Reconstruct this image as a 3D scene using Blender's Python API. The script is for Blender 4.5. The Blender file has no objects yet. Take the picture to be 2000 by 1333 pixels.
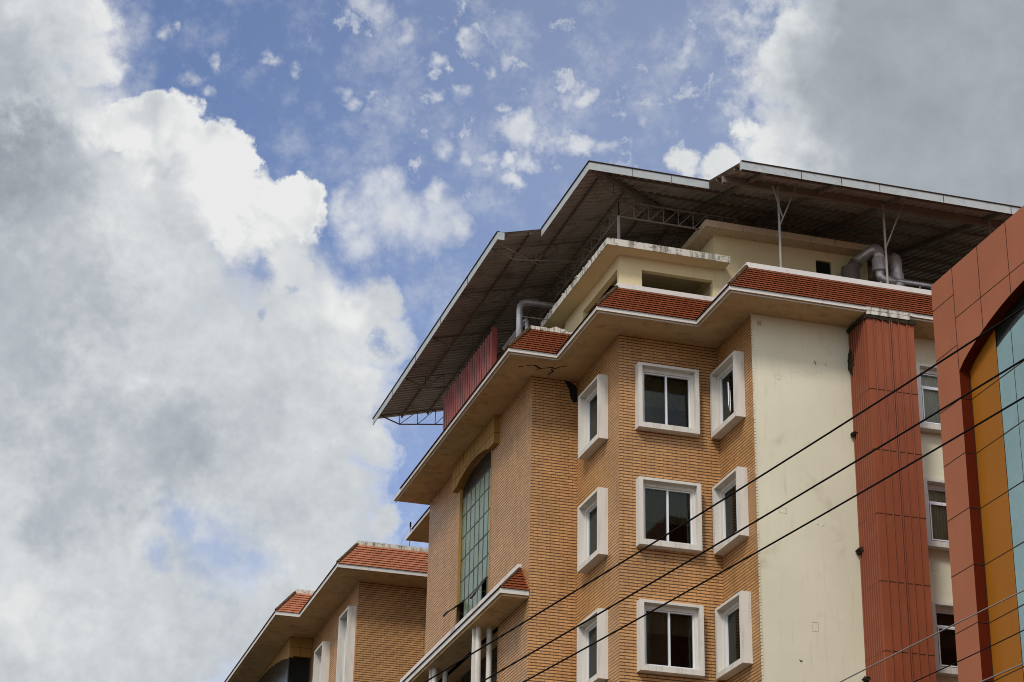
import bpy, bmesh, math, random
from mathutils import Vector, Matrix
random.seed(7)
R = math.radians
scene = bpy.context.scene
C = scene.collection

# ------------------------------------------------------------------ camera
RIGHT = Vector((0.9566, -0.29087, 0.01788)); UP = Vector((-0.13325, -0.38201, 0.9145)); FWD = Vector((0.25917, 0.87719, 0.40418))
cd = bpy.data.cameras.new("camera"); cam = bpy.data.objects.new("camera", cd); C.objects.link(cam)
cd.sensor_width = 36.0; cd.lens = 36.0 * 4096.4 / 2000; cd.clip_start = 0.1; cd.clip_end = 3000
cam.matrix_world = Matrix(((RIGHT.x, UP.x, -FWD.x, 0), (RIGHT.y, UP.y, -FWD.y, 0), (RIGHT.z, UP.z, -FWD.z, 1.6), (0, 0, 0, 1)))
scene.camera = cam

# ------------------------------------------------------------------ light
SUN_DIR = Vector((-0.58, -0.68, 0.86)).normalized()      # towards the sun
sd = bpy.data.lights.new("sun", 'SUN'); so = bpy.data.objects.new("sun", sd); C.objects.link(so)
sd.energy = 2.0; sd.angle = R(11); sd.color = (1.0, 0.95, 0.88)
so.rotation_euler = SUN_DIR.to_track_quat('Z', 'Y').to_euler()
scene.view_settings.view_transform = 'Standard'; scene.view_settings.look = 'None'
scene.cycles.pixel_filter_type = 'BLACKMAN_HARRIS'; scene.cycles.filter_width = 1.0
scene.view_settings.exposure = 0.0; scene.view_settings.gamma = 1.0


class NT:
    """small helper for node graphs"""
    def __init__(s, tree): s.t = tree; s.n = tree.nodes; s.l = tree.links
    def new(s, typ, **kw):
        n = s.n.new(typ)
        for k, v in kw.items(): setattr(n, k, v)
        return n
    def put(s, sock, v):
        if isinstance(v, bpy.types.NodeSocket): s.l.new(v, sock)
        elif v is not None:
            if hasattr(sock.default_value, '__len__') and not isinstance(v, (int, float)):
                v = tuple(v)
                sock.default_value = v if len(v) == len(sock.default_value) else v + (1.0,)
            else: sock.default_value = v
    def m(s, op, a, b=None, c=None, clamp=False):
        n = s.new('ShaderNodeMath', operation=op, use_clamp=clamp); s.put(n.inputs[0], a); s.put(n.inputs[1], b)
        if c is not None: s.put(n.inputs[2], c)
        return n.outputs[0]
    def v(s, op, a, b=None, sc=None):
        n = s.new('ShaderNodeVectorMath', operation=op); s.put(n.inputs[0], a)
        if b is not None: s.put(n.inputs[1], b)
        if sc is not None: s.put(n.inputs['Scale'], sc)
        return n.outputs['Value'] if op in ('DISTANCE', 'DOT_PRODUCT', 'LENGTH') else n.outputs[0]
    def noise(s, vec, scale, detail=4, rough=.55, dist=0, col=False):
        n = s.new('ShaderNodeTexNoise'); s.put(n.inputs['Vector'], vec); n.inputs['Scale'].default_value = scale
        n.inputs['Detail'].default_value = detail; n.inputs['Roughness'].default_value = rough; n.inputs['Distortion'].default_value = dist
        return n.outputs['Color'] if col else n.outputs[0]
    def ss(s, x, a, b, lo=0.0, hi=1.0):
        n = s.new('ShaderNodeMapRange', interpolation_type='SMOOTHSTEP')
        s.put(n.inputs[0], x); s.put(n.inputs[1], a); s.put(n.inputs[2], b); s.put(n.inputs[3], lo); s.put(n.inputs[4], hi)
        return n.outputs[0]
    def lin(s, x, a, b, lo=0.0, hi=1.0):
        n = s.new('ShaderNodeMapRange'); s.put(n.inputs[0], x); s.put(n.inputs[1], a); s.put(n.inputs[2], b); s.put(n.inputs[3], lo); s.put(n.inputs[4], hi)
        return n.outputs[0]
    def mix(s, f, a, b, mode='MIX'):
        n = s.new('ShaderNodeMix', data_type='RGBA', blend_type=mode); s.put(n.inputs[0], f); s.put(n.inputs[6], a); s.put(n.inputs[7], b)
        return n.outputs[2]


# ------------------------------------------------------------------ sky (world): Nishita blue with cumulus banks fixed in world directions
def sky_dir(px, py):
    d = RIGHT * ((px - 1000) / 4096.4) - UP * ((py - 666.5) / 4096.4) + FWD
    return d.normalized()

world = bpy.data.worlds.new("World"); scene.world = world; world.use_nodes = True
W = NT(world.node_tree); W.n.clear()
geo = W.new('ShaderNodeTexCoord').outputs['Generated']
D = W.v('NORMALIZE', geo)
sky = W.new('ShaderNodeTexSky', sky_type='NISHITA'); sky.sun_disc = False
sky.sun_elevation = math.asin(SUN_DIR.z); sky.sun_rotation = math.atan2(SUN_DIR.x, SUN_DIR.y)
sky.altitude = 1100; sky.air_density = 1.0; sky.dust_density = 1.2; sky.ozone_density = 1.6
blue = W.mix(1.0, sky.outputs[0], (0.161, 0.147, 0.156, 1), 'MULTIPLY')

def blobs(vec, lst, k=0.05):
    """smooth union of round patches: 1 in the middle of a patch, 0 on its rim"""
    acc = None
    for px, py, r in lst:
        d = W.v('DISTANCE', vec, sky_dir(px, py))
        s = W.m('MULTIPLY_ADD', d, -4096.4 / r, 1.0)
        if acc is None: acc = s
        else:
            n = W.new('ShaderNodeMath', operation='SMOOTH_MAX'); W.put(n.inputs[0], acc); W.put(n.inputs[1], s); n.inputs[2].default_value = k
            acc = n.outputs[0]
    return acc

warp1 = W.noise(D, 16, 2, .5, col=True); warp2 = W.noise(D, 60, 5, .62, col=True)
w1 = W.v('SCALE', W.v('SUBTRACT', warp1, (.5, .5, .5)), sc=0.035)
w2 = W.v('SCALE', W.v('SUBTRACT', warp2, (.5, .5, .5)), sc=0.022)
Dw = W.v('ADD', W.v('ADD', D, w1), w2)
# cumulus bank on the left: a crisp sunlit head over a soft grey body
CRISP = [(340, 300, 110), (250, 250, 62), (300, 235, 55), (355, 235, 60), (425, 275, 48), (452, 292, 30), (400, 400, 130), (500, 420, 90), (545, 360, 38), (585, 372, 40), (570, 420, 60), (510, 480, 100)]
BODY = [(60, 450, 260), (200, 420, 150), (300, 500, 190), (200, 700, 330), (560, 640, 150), (690, 640, 100), (745, 580, 50), (620, 800, 170), (400, 900, 300), (740, 880, 70), (100, 950, 300),
        (600, 1010, 180), (755, 1010, 45), (300, 1200, 260), (600, 1210, 200), (60, 1250, 250), (470, 720, 190), (700, 740, 60), (560, 520, 60)]
SOFT = [(60, 230, 190), (190, 250, 90), (40, 60, 200), (130, 60, 110), (-60, 250, 260), (110, 190, 120), (180, 110, 60), (190, 25, 55), (150, 280, 70)]
PUFF = [(850, 450, 44), (805, 455, 40), (885, 465, 26), (770, 440, 40), (735, 405, 46), (690, 420, 40), (660, 400, 30), (855, 405, 24), (700, 470, 40), (750, 380, 30)]
HOLE = [(487, 555, 40), (660, 470, 60), (610, 500, 30), (562, 568, 18), (485, 622, 22), (735, 660, 24), (765, 800, 34), (640, 490, 40), (690, 530, 34), (172, 200, 26), (745, 530, 30)]
RIGHTB = [(1800, 150, 400), (1640, 330, 190), (1530, 100, 70), (1560, 40, 80), (1480, 250, 40), (1420, 330, 55), (1340, 320, 42), (1540, 300, 110), (1490, 400, 120), (1950, 330, 300), (1400, 380, 50), (1600, 200, 110), (1460, 150, 24)]
WISP = [(845, 105, 30), (920, 72, 32), (905, 185, 34), (1040, 255, 46), (1085, 275, 36), (1060, 318, 40), (975, 320, 26), (1130, 182, 32), (1150, 190, 20), (845, 195, 22), (1000, 205, 18),
        (1010, 100, 24), (870, 285, 32), (930, 310, 30), (1250, 232, 26), (1330, 85, 34), (1015, 370, 34), (1190, 290, 26), (655, 190, 24), (665, 225, 18), (405, 110, 16), (315, 65, 18),
        (360, 135, 18), (395, 165, 14), (555, 130, 16), (510, 115, 16), (780, 95, 22), (960, 45, 26), (1475, 120, 34), (740, 20, 34), (800, 45, 26), (970, 130, 20), (345, 52, 12), (975, 8, 16), (1440, 135, 22)]
fb = W.noise(D, 42, 8, .62); fbh = W.noise(D, 150, 6, .6); fbl = W.noise(D, 13, 5, .55)
n1 = W.m('SUBTRACT', fb, .5); n2 = W.m('SUBTRACT', fbh, .5); n3 = W.m('SUBTRACT', fbl, .5)
def fld(b, a1, a2): return W.m('ADD', b, W.m('ADD', W.m('MULTIPLY', n1, a1), W.m('MULTIPLY', n2, a2)))
crf = fld(blobs(Dw, CRISP), .5, .35); crisp_mask = W.ss(crf, -.08, .20)
bof = fld(blobs(Dw, BODY, .1), .9, .35); body_mask = W.ss(bof, -.18, .42)
cum_mask = W.m('MAXIMUM', crisp_mask, body_mask)
holef = fld(blobs(Dw, HOLE, .05), 1.2, 1.1)
thin = fld(blobs(Dw, [(425, 1060, 85), (350, 1015, 50), (290, 1085, 30), (500, 1080, 50), (700, 520, 60), (740, 470, 40)], .1), 1.4, .8)
cum_mask = W.m('MULTIPLY', cum_mask, W.ss(thin, -.4, 1.1, 1.0, .42))
cum_mask = W.m('MULTIPLY', cum_mask, W.ss(holef, -.30, 1.05, 1.0, .24))
soft_mask = W.ss(fld(blobs(Dw, SOFT, .1), .8, .35), -.25, .55, 0, .97)
puff_mask = W.ss(fld(blobs(Dw, PUFF, .15), 2.1, 1.0), -.9, 1.3, 0, .82)
KEY = [(1035, 250, 42), (1050, 268, 40), (1095, 285, 34), (1145, 290, 26), (1050, 320, 32), (1085, 318, 26), (1000, 322, 20), (845, 100, 26), (838, 130, 18), (872, 122, 16), (905, 180, 24), (1150, 185, 20), (910, 66, 22), (1015, 372, 24)]
key_mask = W.ss(fld(blobs(Dw, KEY, .15), 1.5, .8), -.45, .85, 0, .80)
rf = fld(blobs(Dw, RIGHTB, .08), 1.0, .5); r_mask = W.ss(rf, -.14, .45)
wf = fld(blobs(Dw, WISP, .12), 2.0, 1.2); w_mask = W.ss(wf, -.45, 1.5, 0, .72)
WREG = [(960, 190, 230), (900, 300, 150), (1160, 220, 190), (760, 60, 190), (1000, 60, 200), (1330, 110, 130), (1250, 260, 110)]
fleece = W.m('MULTIPLY', W.ss(W.noise(Dw, 62, 7, .62), .50, .72), W.ss(blobs(D, WREG, .2), -.1, .45, 0, .62))
veil = W.m('MULTIPLY', W.ss(W.noise(D, 30, 8, .68), .46, .80), .40)
haze_r = W.ss(W.v('DOT_PRODUCT', D, tuple(RIGHT)), -.16, .10, .0, .17)
away = W.ss(W.v('DISTANCE', D, sky_dir(1000, 600)), .33, .55)
gen = W.m('MULTIPLY', W.ss(W.noise(D, 3.2, 7, .58), .36, .52), away)
mask = cum_mask
for k in (soft_mask, puff_mask, key_mask, fleece, r_mask, w_mask, W.m('ADD', veil, haze_r), gen): mask = W.m('MAXIMUM', mask, k)
# brightness: white sunlit heads, pale grey bodies with slow tonal drift
Dt = W.v('ADD', D, W.v('SCALE', W.v('SUBTRACT', W.noise(D, 14, 4, .55, col=True), (.5, .5, .5)), sc=.075))
WHITE = [(350, 235, 75), (450, 300, 85), (540, 400, 100), (585, 375, 70), (450, 420, 110), (250, 250, 50), (500, 480, 70), (650, 560, 60)]
DARK = [(10, 120, 130), (0, 320, 140), (20, 560, 200), (60, 480, 160), (260, 900, 150), (150, 960, 130), (360, 860, 90), (-20, 700, 200)]
wh = W.ss(fld(blobs(Dt, WHITE, .2), 1.0, .3), -.15, .6); dk = W.ss(fld(blobs(Dt, DARK, .3), .9, .2), -.2, .7)
tone_c = W.m('MULTIPLY_ADD', n3, .8, .36)
n4 = W.m('SUBTRACT', W.noise(Dt, 24, 3, .45), .5)
tone_c = W.m('ADD', W.m('ADD', tone_c, W.m('MULTIPLY', n1, .42)), W.m('MULTIPLY', n4, .55))
tone_c = W.m('ADD', tone_c, W.m('MULTIPLY', dk, .30))
tone_c = W.m('ADD', tone_c, W.m('MULTIPLY', W.ss(blobs(D, [(20, 90, 190), (20, 300, 190), (110, 170, 110)], .2), -.1, .6), .30))
tone_c = W.m('SUBTRACT', tone_c, W.m('MULTIPLY', W.ss(bof, .35, -.02), .22))
tone_c = W.m('SUBTRACT', tone_c, W.m('MULTIPLY', wh, .27))
tone_c = W.m('ADD', tone_c, W.m('MULTIPLY', n2, .35))
tone_c = W.m('ADD', tone_c, W.m('MULTIPLY', W.m('MULTIPLY', n4, W.ss(crf, -.1, .5)), 1.0))
tone_c = W.m('SUBTRACT', tone_c, W.m('MULTIPLY', W.m('MULTIPLY', W.ss(crf, .42, .05), W.ss(bof, .35, -.1)), .16))
GREYR = [(1980, 250, 400), (1750, 110, 260), (1740, 260, 170), (1920, 420, 180), (1640, 60, 100)]
g2 = fld(blobs(Dt, GREYR, .2), .5, .1)
tone_r = W.m('ADD', W.ss(g2, -.25, .42, .12, .88), W.m('MULTIPLY', W.m('ADD', n1, n3), .45))
left_side = W.ss(W.v('DOT_PRODUCT', D, tuple(RIGHT)), -.02, .05)
tone = W.mix(left_side, tone_c, tone_r)
tone = W.mix(away, tone, W.lin(W.noise(D, 5, 5, .5), .3, .7, .05, .75))
ramp = W.new('ShaderNodeValToRGB'); W.put(ramp.inputs[0], tone)
e = ramp.color_ramp.elements
e[0].position = 0; e[0].color = (.82, .84, .865, 1); e[1].position = 1; e[1].color = (.32, .355, .41, 1)
for p, c in ((.25, (.66, .695, .74, 1)), (.6, (.465, .51, .57, 1))):
    q = e.new(p); q.color = c
ccol = ramp.outputs[0]
# unseen cloud deck round the sun, behind the camera, brightened to light the walls
glow = W.m('POWER', W.m('MAXIMUM', W.v('DOT_PRODUCT', D, tuple(SUN_DIR)), 0.0), 2.0)
gain = W.m('MULTIPLY_ADD', W.m('MULTIPLY', glow, away), 1.5, 1.0)
ccol = W.mix(1.0, ccol, W.v('SCALE', (1.0, .985, .95), sc=gain), 'MULTIPLY')
col = W.mix(mask, blue, ccol)
bg = W.new('ShaderNodeBackground'); W.put(bg.inputs[0], col); bg.inputs[1].default_value = 1.0
# the sky texture is already scaled to a strength of about 0.12 by its tint
out = W.new('ShaderNodeOutputWorld'); W.l.new(bg.outputs[0], out.inputs[0])
world.cycles.sampling_method = 'MANUAL'; world.cycles.sample_map_resolution = 512

# ------------------------------------------------------------------ materials
def mat(name, base, rough=.8, spec=.3, metal=0.0, var=.12, vscale=1.5, fine=.06, bump=0.0, bscale=40, dirt=None, streak=None, coord='uv'):
    m = bpy.data.materials.new(name); m.use_nodes = True; N = NT(m.node_tree)
    b = N.n['Principled BSDF']; b.inputs['Roughness'].default_value = rough; b.inputs['Metallic'].default_value = metal
    b.inputs['Specular IOR Level'].default_value = spec
    tc = N.new('ShaderNodeTexCoord'); P = tc.outputs['Object']
    f = N.lin(N.noise(P, vscale, 5, .6), .25, .75, 1 - var, 1 + var)
    f = N.m('MULTIPLY', f, N.lin(N.noise(P, 38, 3, .6), .25, .75, 1 - fine, 1 + fine))
    c = N.mix(1.0, base, N.v('SCALE', (1, 1, 1), sc=f), 'MULTIPLY')
    if dirt:      # (colour, low, high, scale, amount)
        dc, lo, hi, sc, am = dirt
        k = N.m('MULTIPLY', N.ss(N.noise(P, sc, 8, .68, .4), lo, hi), am); c = N.mix(k, c, dc)
    if streak:    # vertical run-off stains (colour, low, high, amount)
        dc, lo, hi, am = streak
        mp = N.new('ShaderNodeMapping'); N.put(mp.inputs[0], P); mp.inputs['Scale'].default_value = (9, 9, .7)
        k = N.m('MULTIPLY', N.ss(N.noise(mp.outputs[0], 1.0, 6, .6), lo, hi), am); c = N.mix(k, c, dc)
    N.put(b.inputs['Base Color'], c)
    if bump:
        bn = N.new('ShaderNodeBump'); bn.inputs['Strength'].default_value = bump; bn.inputs['Distance'].default_value = .01
        N.put(bn.inputs['Height'], N.noise(P, bscale, 5, .6)); N.put(b.inputs['Normal'], bn.outputs[0])
    return m

def brick_mat(name, c1, c2, mortar):
    m = bpy.data.materials.new(name); m.use_nodes = True; N = NT(m.node_tree)
    b = N.n['Principled BSDF']; b.inputs['Roughness'].default_value = .5; b.inputs['Specular IOR Level'].default_value = .5
    tc = N.new('ShaderNodeTexCoord'); uv = tc.outputs['UV']; P = tc.outputs['Object']
    jit = N.v('SCALE', N.v('SUBTRACT', N.noise(P, 3.0, 3, .6, col=True), (.5, .5, .5)), sc=.016)
    uvj = N.v('MULTIPLY', N.v('ADD', uv, jit), (3.0, 1.0, 1.0))
    t = N.new('ShaderNodeTexBrick'); N.put(t.inputs['Vector'], uvj); t.offset = .5
    N.put(t.inputs['Color1'], c1); N.put(t.inputs['Color2'], c2); N.put(t.inputs['Mortar'], mortar)
    t.inputs['Scale'].default_value = 1.0; t.inputs['Brick Width'].default_value = .255 * 3.0; t.inputs['Row Height'].default_value = .0865
    t.inputs['Mortar Size'].default_value = .0140; t.inputs['Mortar Smooth'].default_value = .25; t.inputs['Bias'].default_value = -.1
    f = N.lin(N.noise(P, .7, 6, .62), .25, .75, .80, 1.16)
    f = N.m('MULTIPLY', f, N.lin(N.noise(P, 14, 4, .6), .25, .75, .84, 1.14))
    c = N.mix(1.0, t.outputs[0], N.v('SCALE', (1, 1, 1), sc=f), 'MULTIPLY')
    red = N.m('MULTIPLY', N.ss(N.noise(P, 5, 5, .65), .56, .74), .45)
    c = N.mix(red, c, N.mix(1.0, c, (.82, .56, .42, 1), 'MULTIPLY'))
    pale = N.m('MULTIPLY', N.ss(N.noise(P, 2.2, 7, .7), .55, .75), .35)
    c = N.mix(pale, c, N.mix(1.0, c, (1.15, 1.35, 1.75, 1), 'MULTIPLY'))
    mp = N.new('ShaderNodeMapping'); N.put(mp.inputs[0], P); mp.inputs['Scale'].default_value = (4.5, 4.5, .45)
    c = N.mix(N.m('MULTIPLY', N.ss(N.noise(mp.outputs[0], 1.0, 6, .62), .48, .74), .40), c, N.mix(1.0, c, (.52, .44, .38, 1), 'MULTIPLY'))
    sm = N.m('MULTIPLY', N.ss(N.noise(P, .9, 8, .75), .58, .74), .45)
    c = N.mix(sm, c, (.07, .055, .045, 1))
    N.put(b.inputs['Base Color'], c)
    h = N.m('SUBTRACT', 1.0, t.outputs['Fac'])
    h = N.m('ADD', h, N.m('MULTIPLY', N.noise(P, 60, 3, .6), .18))
    bn = N.new('ShaderNodeBump'); bn.inputs['Strength'].default_value = .9; bn.inputs['Distance'].default_value = .012
    N.put(bn.inputs['Height'], h); N.put(b.inputs['Normal'], bn.outputs[0])
    return m

def tile_mat(name, a, bcol):
    m = bpy.data.materials.new(name); m.use_nodes = True; N = NT(m.node_tree)
    b = N.n['Principled BSDF']; b.inputs['Roughness'].default_value = .75; b.inputs['Specular IOR Level'].default_value = .25
    P = N.new('ShaderNodeTexCoord').outputs['Object']
    v = N.new('ShaderNodeTexVoronoi'); N.put(v.inputs['Vector'], P); v.inputs['Scale'].default_value = 5.0
    k = N.lin(N.noise(P, 6, 3, .6), .3, .7)
    c = N.mix(k, a, bcol)
    f = N.lin(N.noise(P, 1.1, 5, .6), .25, .75, .8, 1.15); c = N.mix(1.0, c, N.v('SCALE', (1, 1, 1), sc=f), 'MULTIPLY')
    c = N.mix(N.m('MULTIPLY', N.ss(N.noise(P, 2.6, 8, .7), .56, .70), .6), c, (.05, .035, .025, 1))
    c = N.mix(N.m('MULTIPLY', N.ss(N.noise(P, 9, 6, .7), .72, .76), .8), c, (.55, .5, .42, 1))
    N.put(b.inputs['Base Color'], c); return m

def glass_mat(name, tint, rough=.03, ior=1.5, trans=(.35, .38, .35, 1)):
    m = bpy.data.materials.new(name); m.use_nodes = True; N = NT(m.node_tree); N.n.clear()
    fr = N.new('ShaderNodeFresnel'); fr.inputs[0].default_value = ior
    g = N.new('ShaderNodeBsdfGlossy'); g.inputs['Roughness'].default_value = rough; N.put(g.inputs['Color'], tint)
    t = N.new('ShaderNodeBsdfTransparent'); N.put(t.inputs[0], trans)
    P = N.new('ShaderNodeTexCoord').outputs['Object']
    bn = N.new('ShaderNodeBump'); bn.inputs['Strength'].default_value = .12; bn.inputs['Distance'].default_value = .01
    N.put(bn.inputs['Height'], N.noise(P, 2.2, 2, .5)); N.put(g.inputs['Normal'], bn.outputs[0])
    mx = N.new('ShaderNodeMixShader'); N.l.new(fr.outputs[0], mx.inputs[0]); N.l.new(t.outputs[0], mx.inputs[1]); N.l.new(g.outputs[0], mx.inputs[2])
    o = N.new('ShaderNodeOutputMaterial'); N.l.new(mx.outputs[0], o.inputs[0]); return m

def pane_mat(name, base, rough, spec=.8, var=.1, bump=.1):
    m = bpy.data.materials.new(name); m.use_nodes = True; N = NT(m.node_tree)
    b = N.n['Principled BSDF']; b.inputs['Roughness'].default_value = rough; b.inputs['Specular IOR Level'].default_value = spec
    P = N.new('ShaderNodeTexCoord').outputs['Object']
    f = N.lin(N.noise(P, 1.0, 3, .5), .25, .75, 1 - var, 1 + var)
    N.put(b.inputs['Base Color'], N.mix(1.0, base, N.v('SCALE', (1, 1, 1), sc=f), 'MULTIPLY'))
    N.put(b.inputs['Roughness'], N.lin(N.noise(P, 6, 4, .6), .3, .7, rough * .7, rough * 1.5))
    bn = N.new('ShaderNodeBump'); bn.inputs['Strength'].default_value = bump; bn.inputs['Distance'].default_value = .02
    N.put(bn.inputs['Height'], N.noise(P, 1.6, 2, .5)); N.put(b.inputs['Normal'], bn.outputs[0])
    return m

M = {}
M['brick'] = brick_mat('tan_brick', (.57, .298, .112, 1), (.475, .24, .084, 1), (.088, .039, .013, 1))
M['cream'] = mat('cream_plaster', (.68, .63, .47, 1), .85, .2, var=.07, vscale=.5, bump=.15, dirt=((.32, .27, .18, 1), .55, .75, .9, .38), streak=((.36, .31, .22, 1), .54, .76, .26))
M['cream_top'] = mat('cream_paint_upper', (.66, .55, .33, 1), .85, .2, var=.06, vscale=.8, bump=.1, streak=((.30, .24, .14, 1), .55, .8, .3))
M['slab_cream'] = mat('cream_slab', (.58, .46, .31, 1), .85, .2, var=.08, bump=.2, dirt=((.16, .13, .09, 1), .60, .70, 3.5, .5), streak=((.16, .12, .08, 1), .56, .70, .6))
M['deck'] = mat('dark_roof_deck', (.045, .042, .04, 1), .9, .2)  # dark colour keeps bounced light off the canopy underside
M['soffit'] = mat('soffit_paint', (.57, .40, .215, 1), .85, .2, var=.14, vscale=.9, dirt=((.26, .155, .07, 1), .48, .68, 2.4, .5))
M['white'] = mat('white_paint', (.64, .61, .565, 1), .6, .3, var=.05, vscale=1.2, dirt=((.26, .22, .17, 1), .54, .72, 2.6, .5))
M['frame'] = mat('window_surround_paint', (.64, .60, .535, 1), .6, .3, var=.04, vscale=1.5, streak=((.34, .29, .22, 1), .50, .74, .5), dirt=((.34, .29, .22, 1), .58, .74, 4, .4))
M['alu'] = mat('white_aluminium', (.72, .73, .76, 1), .35, .5, var=.03)
M['stain'] = mat('stained_concrete', (.60, .56, .48, 1), .9, .2, var=.1, vscale=2, bump=.4, bscale=25, dirt=((.10, .09, .075, 1), .50, .64, 4.5, .8), streak=((.12, .10, .08, 1), .50, .66, .75))
M['tile'] = tile_mat('clay_tile', (.245, .060, .017, 1), (.15, .036, .011, 1))
M['tile_pale'] = tile_mat('clay_tile_sunbleached', (.42, .155, .075, 1), (.32, .105, .048, 1))
M['gap_shadow'] = mat('tile_gap_shadow', (.018, .010, .006, 1), .95, .05)  # near-black stands in for the shadow line under each tile row
M['ridge'] = mat('mossy_ridge_tile', (.13, .07, .035, 1), .9, .2, var=.3, vscale=8, dirt=((.035, .03, .018, 1), .45, .6, 9, .8))
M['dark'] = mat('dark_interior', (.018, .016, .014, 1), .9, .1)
M['net'] = mat('pale_net_curtain', (.86, .82, .76, 1), .9, .1, var=.1)
M['roof_reflection'] = mat('roof_reflection_pleats', (.14, .12, .09, 1), .9, .1, var=.2, vscale=4)  # dark stripes stand in for a corrugated roof mirrored in the panes
M['glass'] = glass_mat('window_glass', (.52, .53, .48, 1), trans=(.80, .81, .74, 1))
M['green_glass'] = pane_mat('green_reflective_glass', (.15, .195, .125, 1), .25, .4)
M['dark_glass'] = pane_mat('dark_glass', (.012, .014, .011, 1), .15, .18)
M['teal_glass'] = pane_mat('teal_reflective_glass', (.20, .315, .325, 1), .3, .45, bump=.02)
M['mullion'] = mat('dark_mullion', (.035, .038, .030, 1), .5, .4)
M['tan_panel'] = mat('tan_cladding', (.34, .185, .045, 1), .55, .2, var=.08, streak=((.2, .12, .04, 1), .5, .8, .3))
M['joint'] = mat('panel_joint', (.035, .022, .012, 1), .8, .1)
M['sheet'] = mat('roof_sheet_underside', (.42, .375, .33, 1), .65, .25, var=.2, vscale=.9, dirt=((.10, .06, .04, 1), .5, .7, 1.2, .6))
M['sheet_top'] = mat('roof_sheet_top', (.33, .34, .34, 1), .5, .4)
M['gutter'] = mat('galvanised_fascia', (.42, .44, .44, 1), .55, .3, var=.1, vscale=2.5, dirt=((.22, .24, .25, 1), .5, .7, 2.5, .5))
M['steel'] = mat('brown_primed_steel', (.20, .165, .138, 1), .7, .3, var=.2)
M['post'] = mat('grey_painted_post', (.27, .25, .23, 1), .5, .4, var=.1)
M['duct'] = mat('galvanised_duct', (.58, .55, .56, 1), .38, .5, metal=.6, var=.12, vscale=5, dirt=((.16, .13, .11, 1), .56, .7, 7, .55))
M['duct_dark'] = mat('sooty_duct', (.16, .13, .11, 1), .6, .3, metal=.3, var=.25, vscale=6)
M['maroon'] = mat('maroon_corrugated_sheet', (.24, .048, .038, 1), .55, .4, var=.12, streak=((.16, .05, .045, 1), .5, .75, .5))
M['shaft'] = mat('red_oxide_cladding', (.255, .068, .028, 1), .55, .2, var=.22, vscale=.5, streak=((.22, .075, .04, 1), .48, .78, .45))
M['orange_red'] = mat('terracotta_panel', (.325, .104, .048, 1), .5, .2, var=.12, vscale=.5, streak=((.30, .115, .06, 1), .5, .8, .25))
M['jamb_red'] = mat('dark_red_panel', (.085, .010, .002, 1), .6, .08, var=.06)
M['orange'] = mat('ochre_panel', (.30, .105, .008, 1), .5, .15, var=.06, vscale=.6, streak=((.22, .08, .008, 1), .5, .8, .3))
M['cable'] = mat('black_cable', (.008, .007, .006, 1), .8, .1)
M['cable_grey'] = mat('weathered_cable', (.22, .19, .16, 1), .7, .3)
M['foam'] = mat('brown_foam', (.035, .026, .016, 1), .95, .1, var=.3, vscale=20)
M['asphalt'] = mat('asphalt', (.05, .05, .05, 1), .9, .2)
M['paving'] = mat('paving', (.20, .18, .15, 1), .9, .2)
M['earth'] = mat('earth', (.13, .10, .06, 1), .95, .1, vscale=.05)

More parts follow.
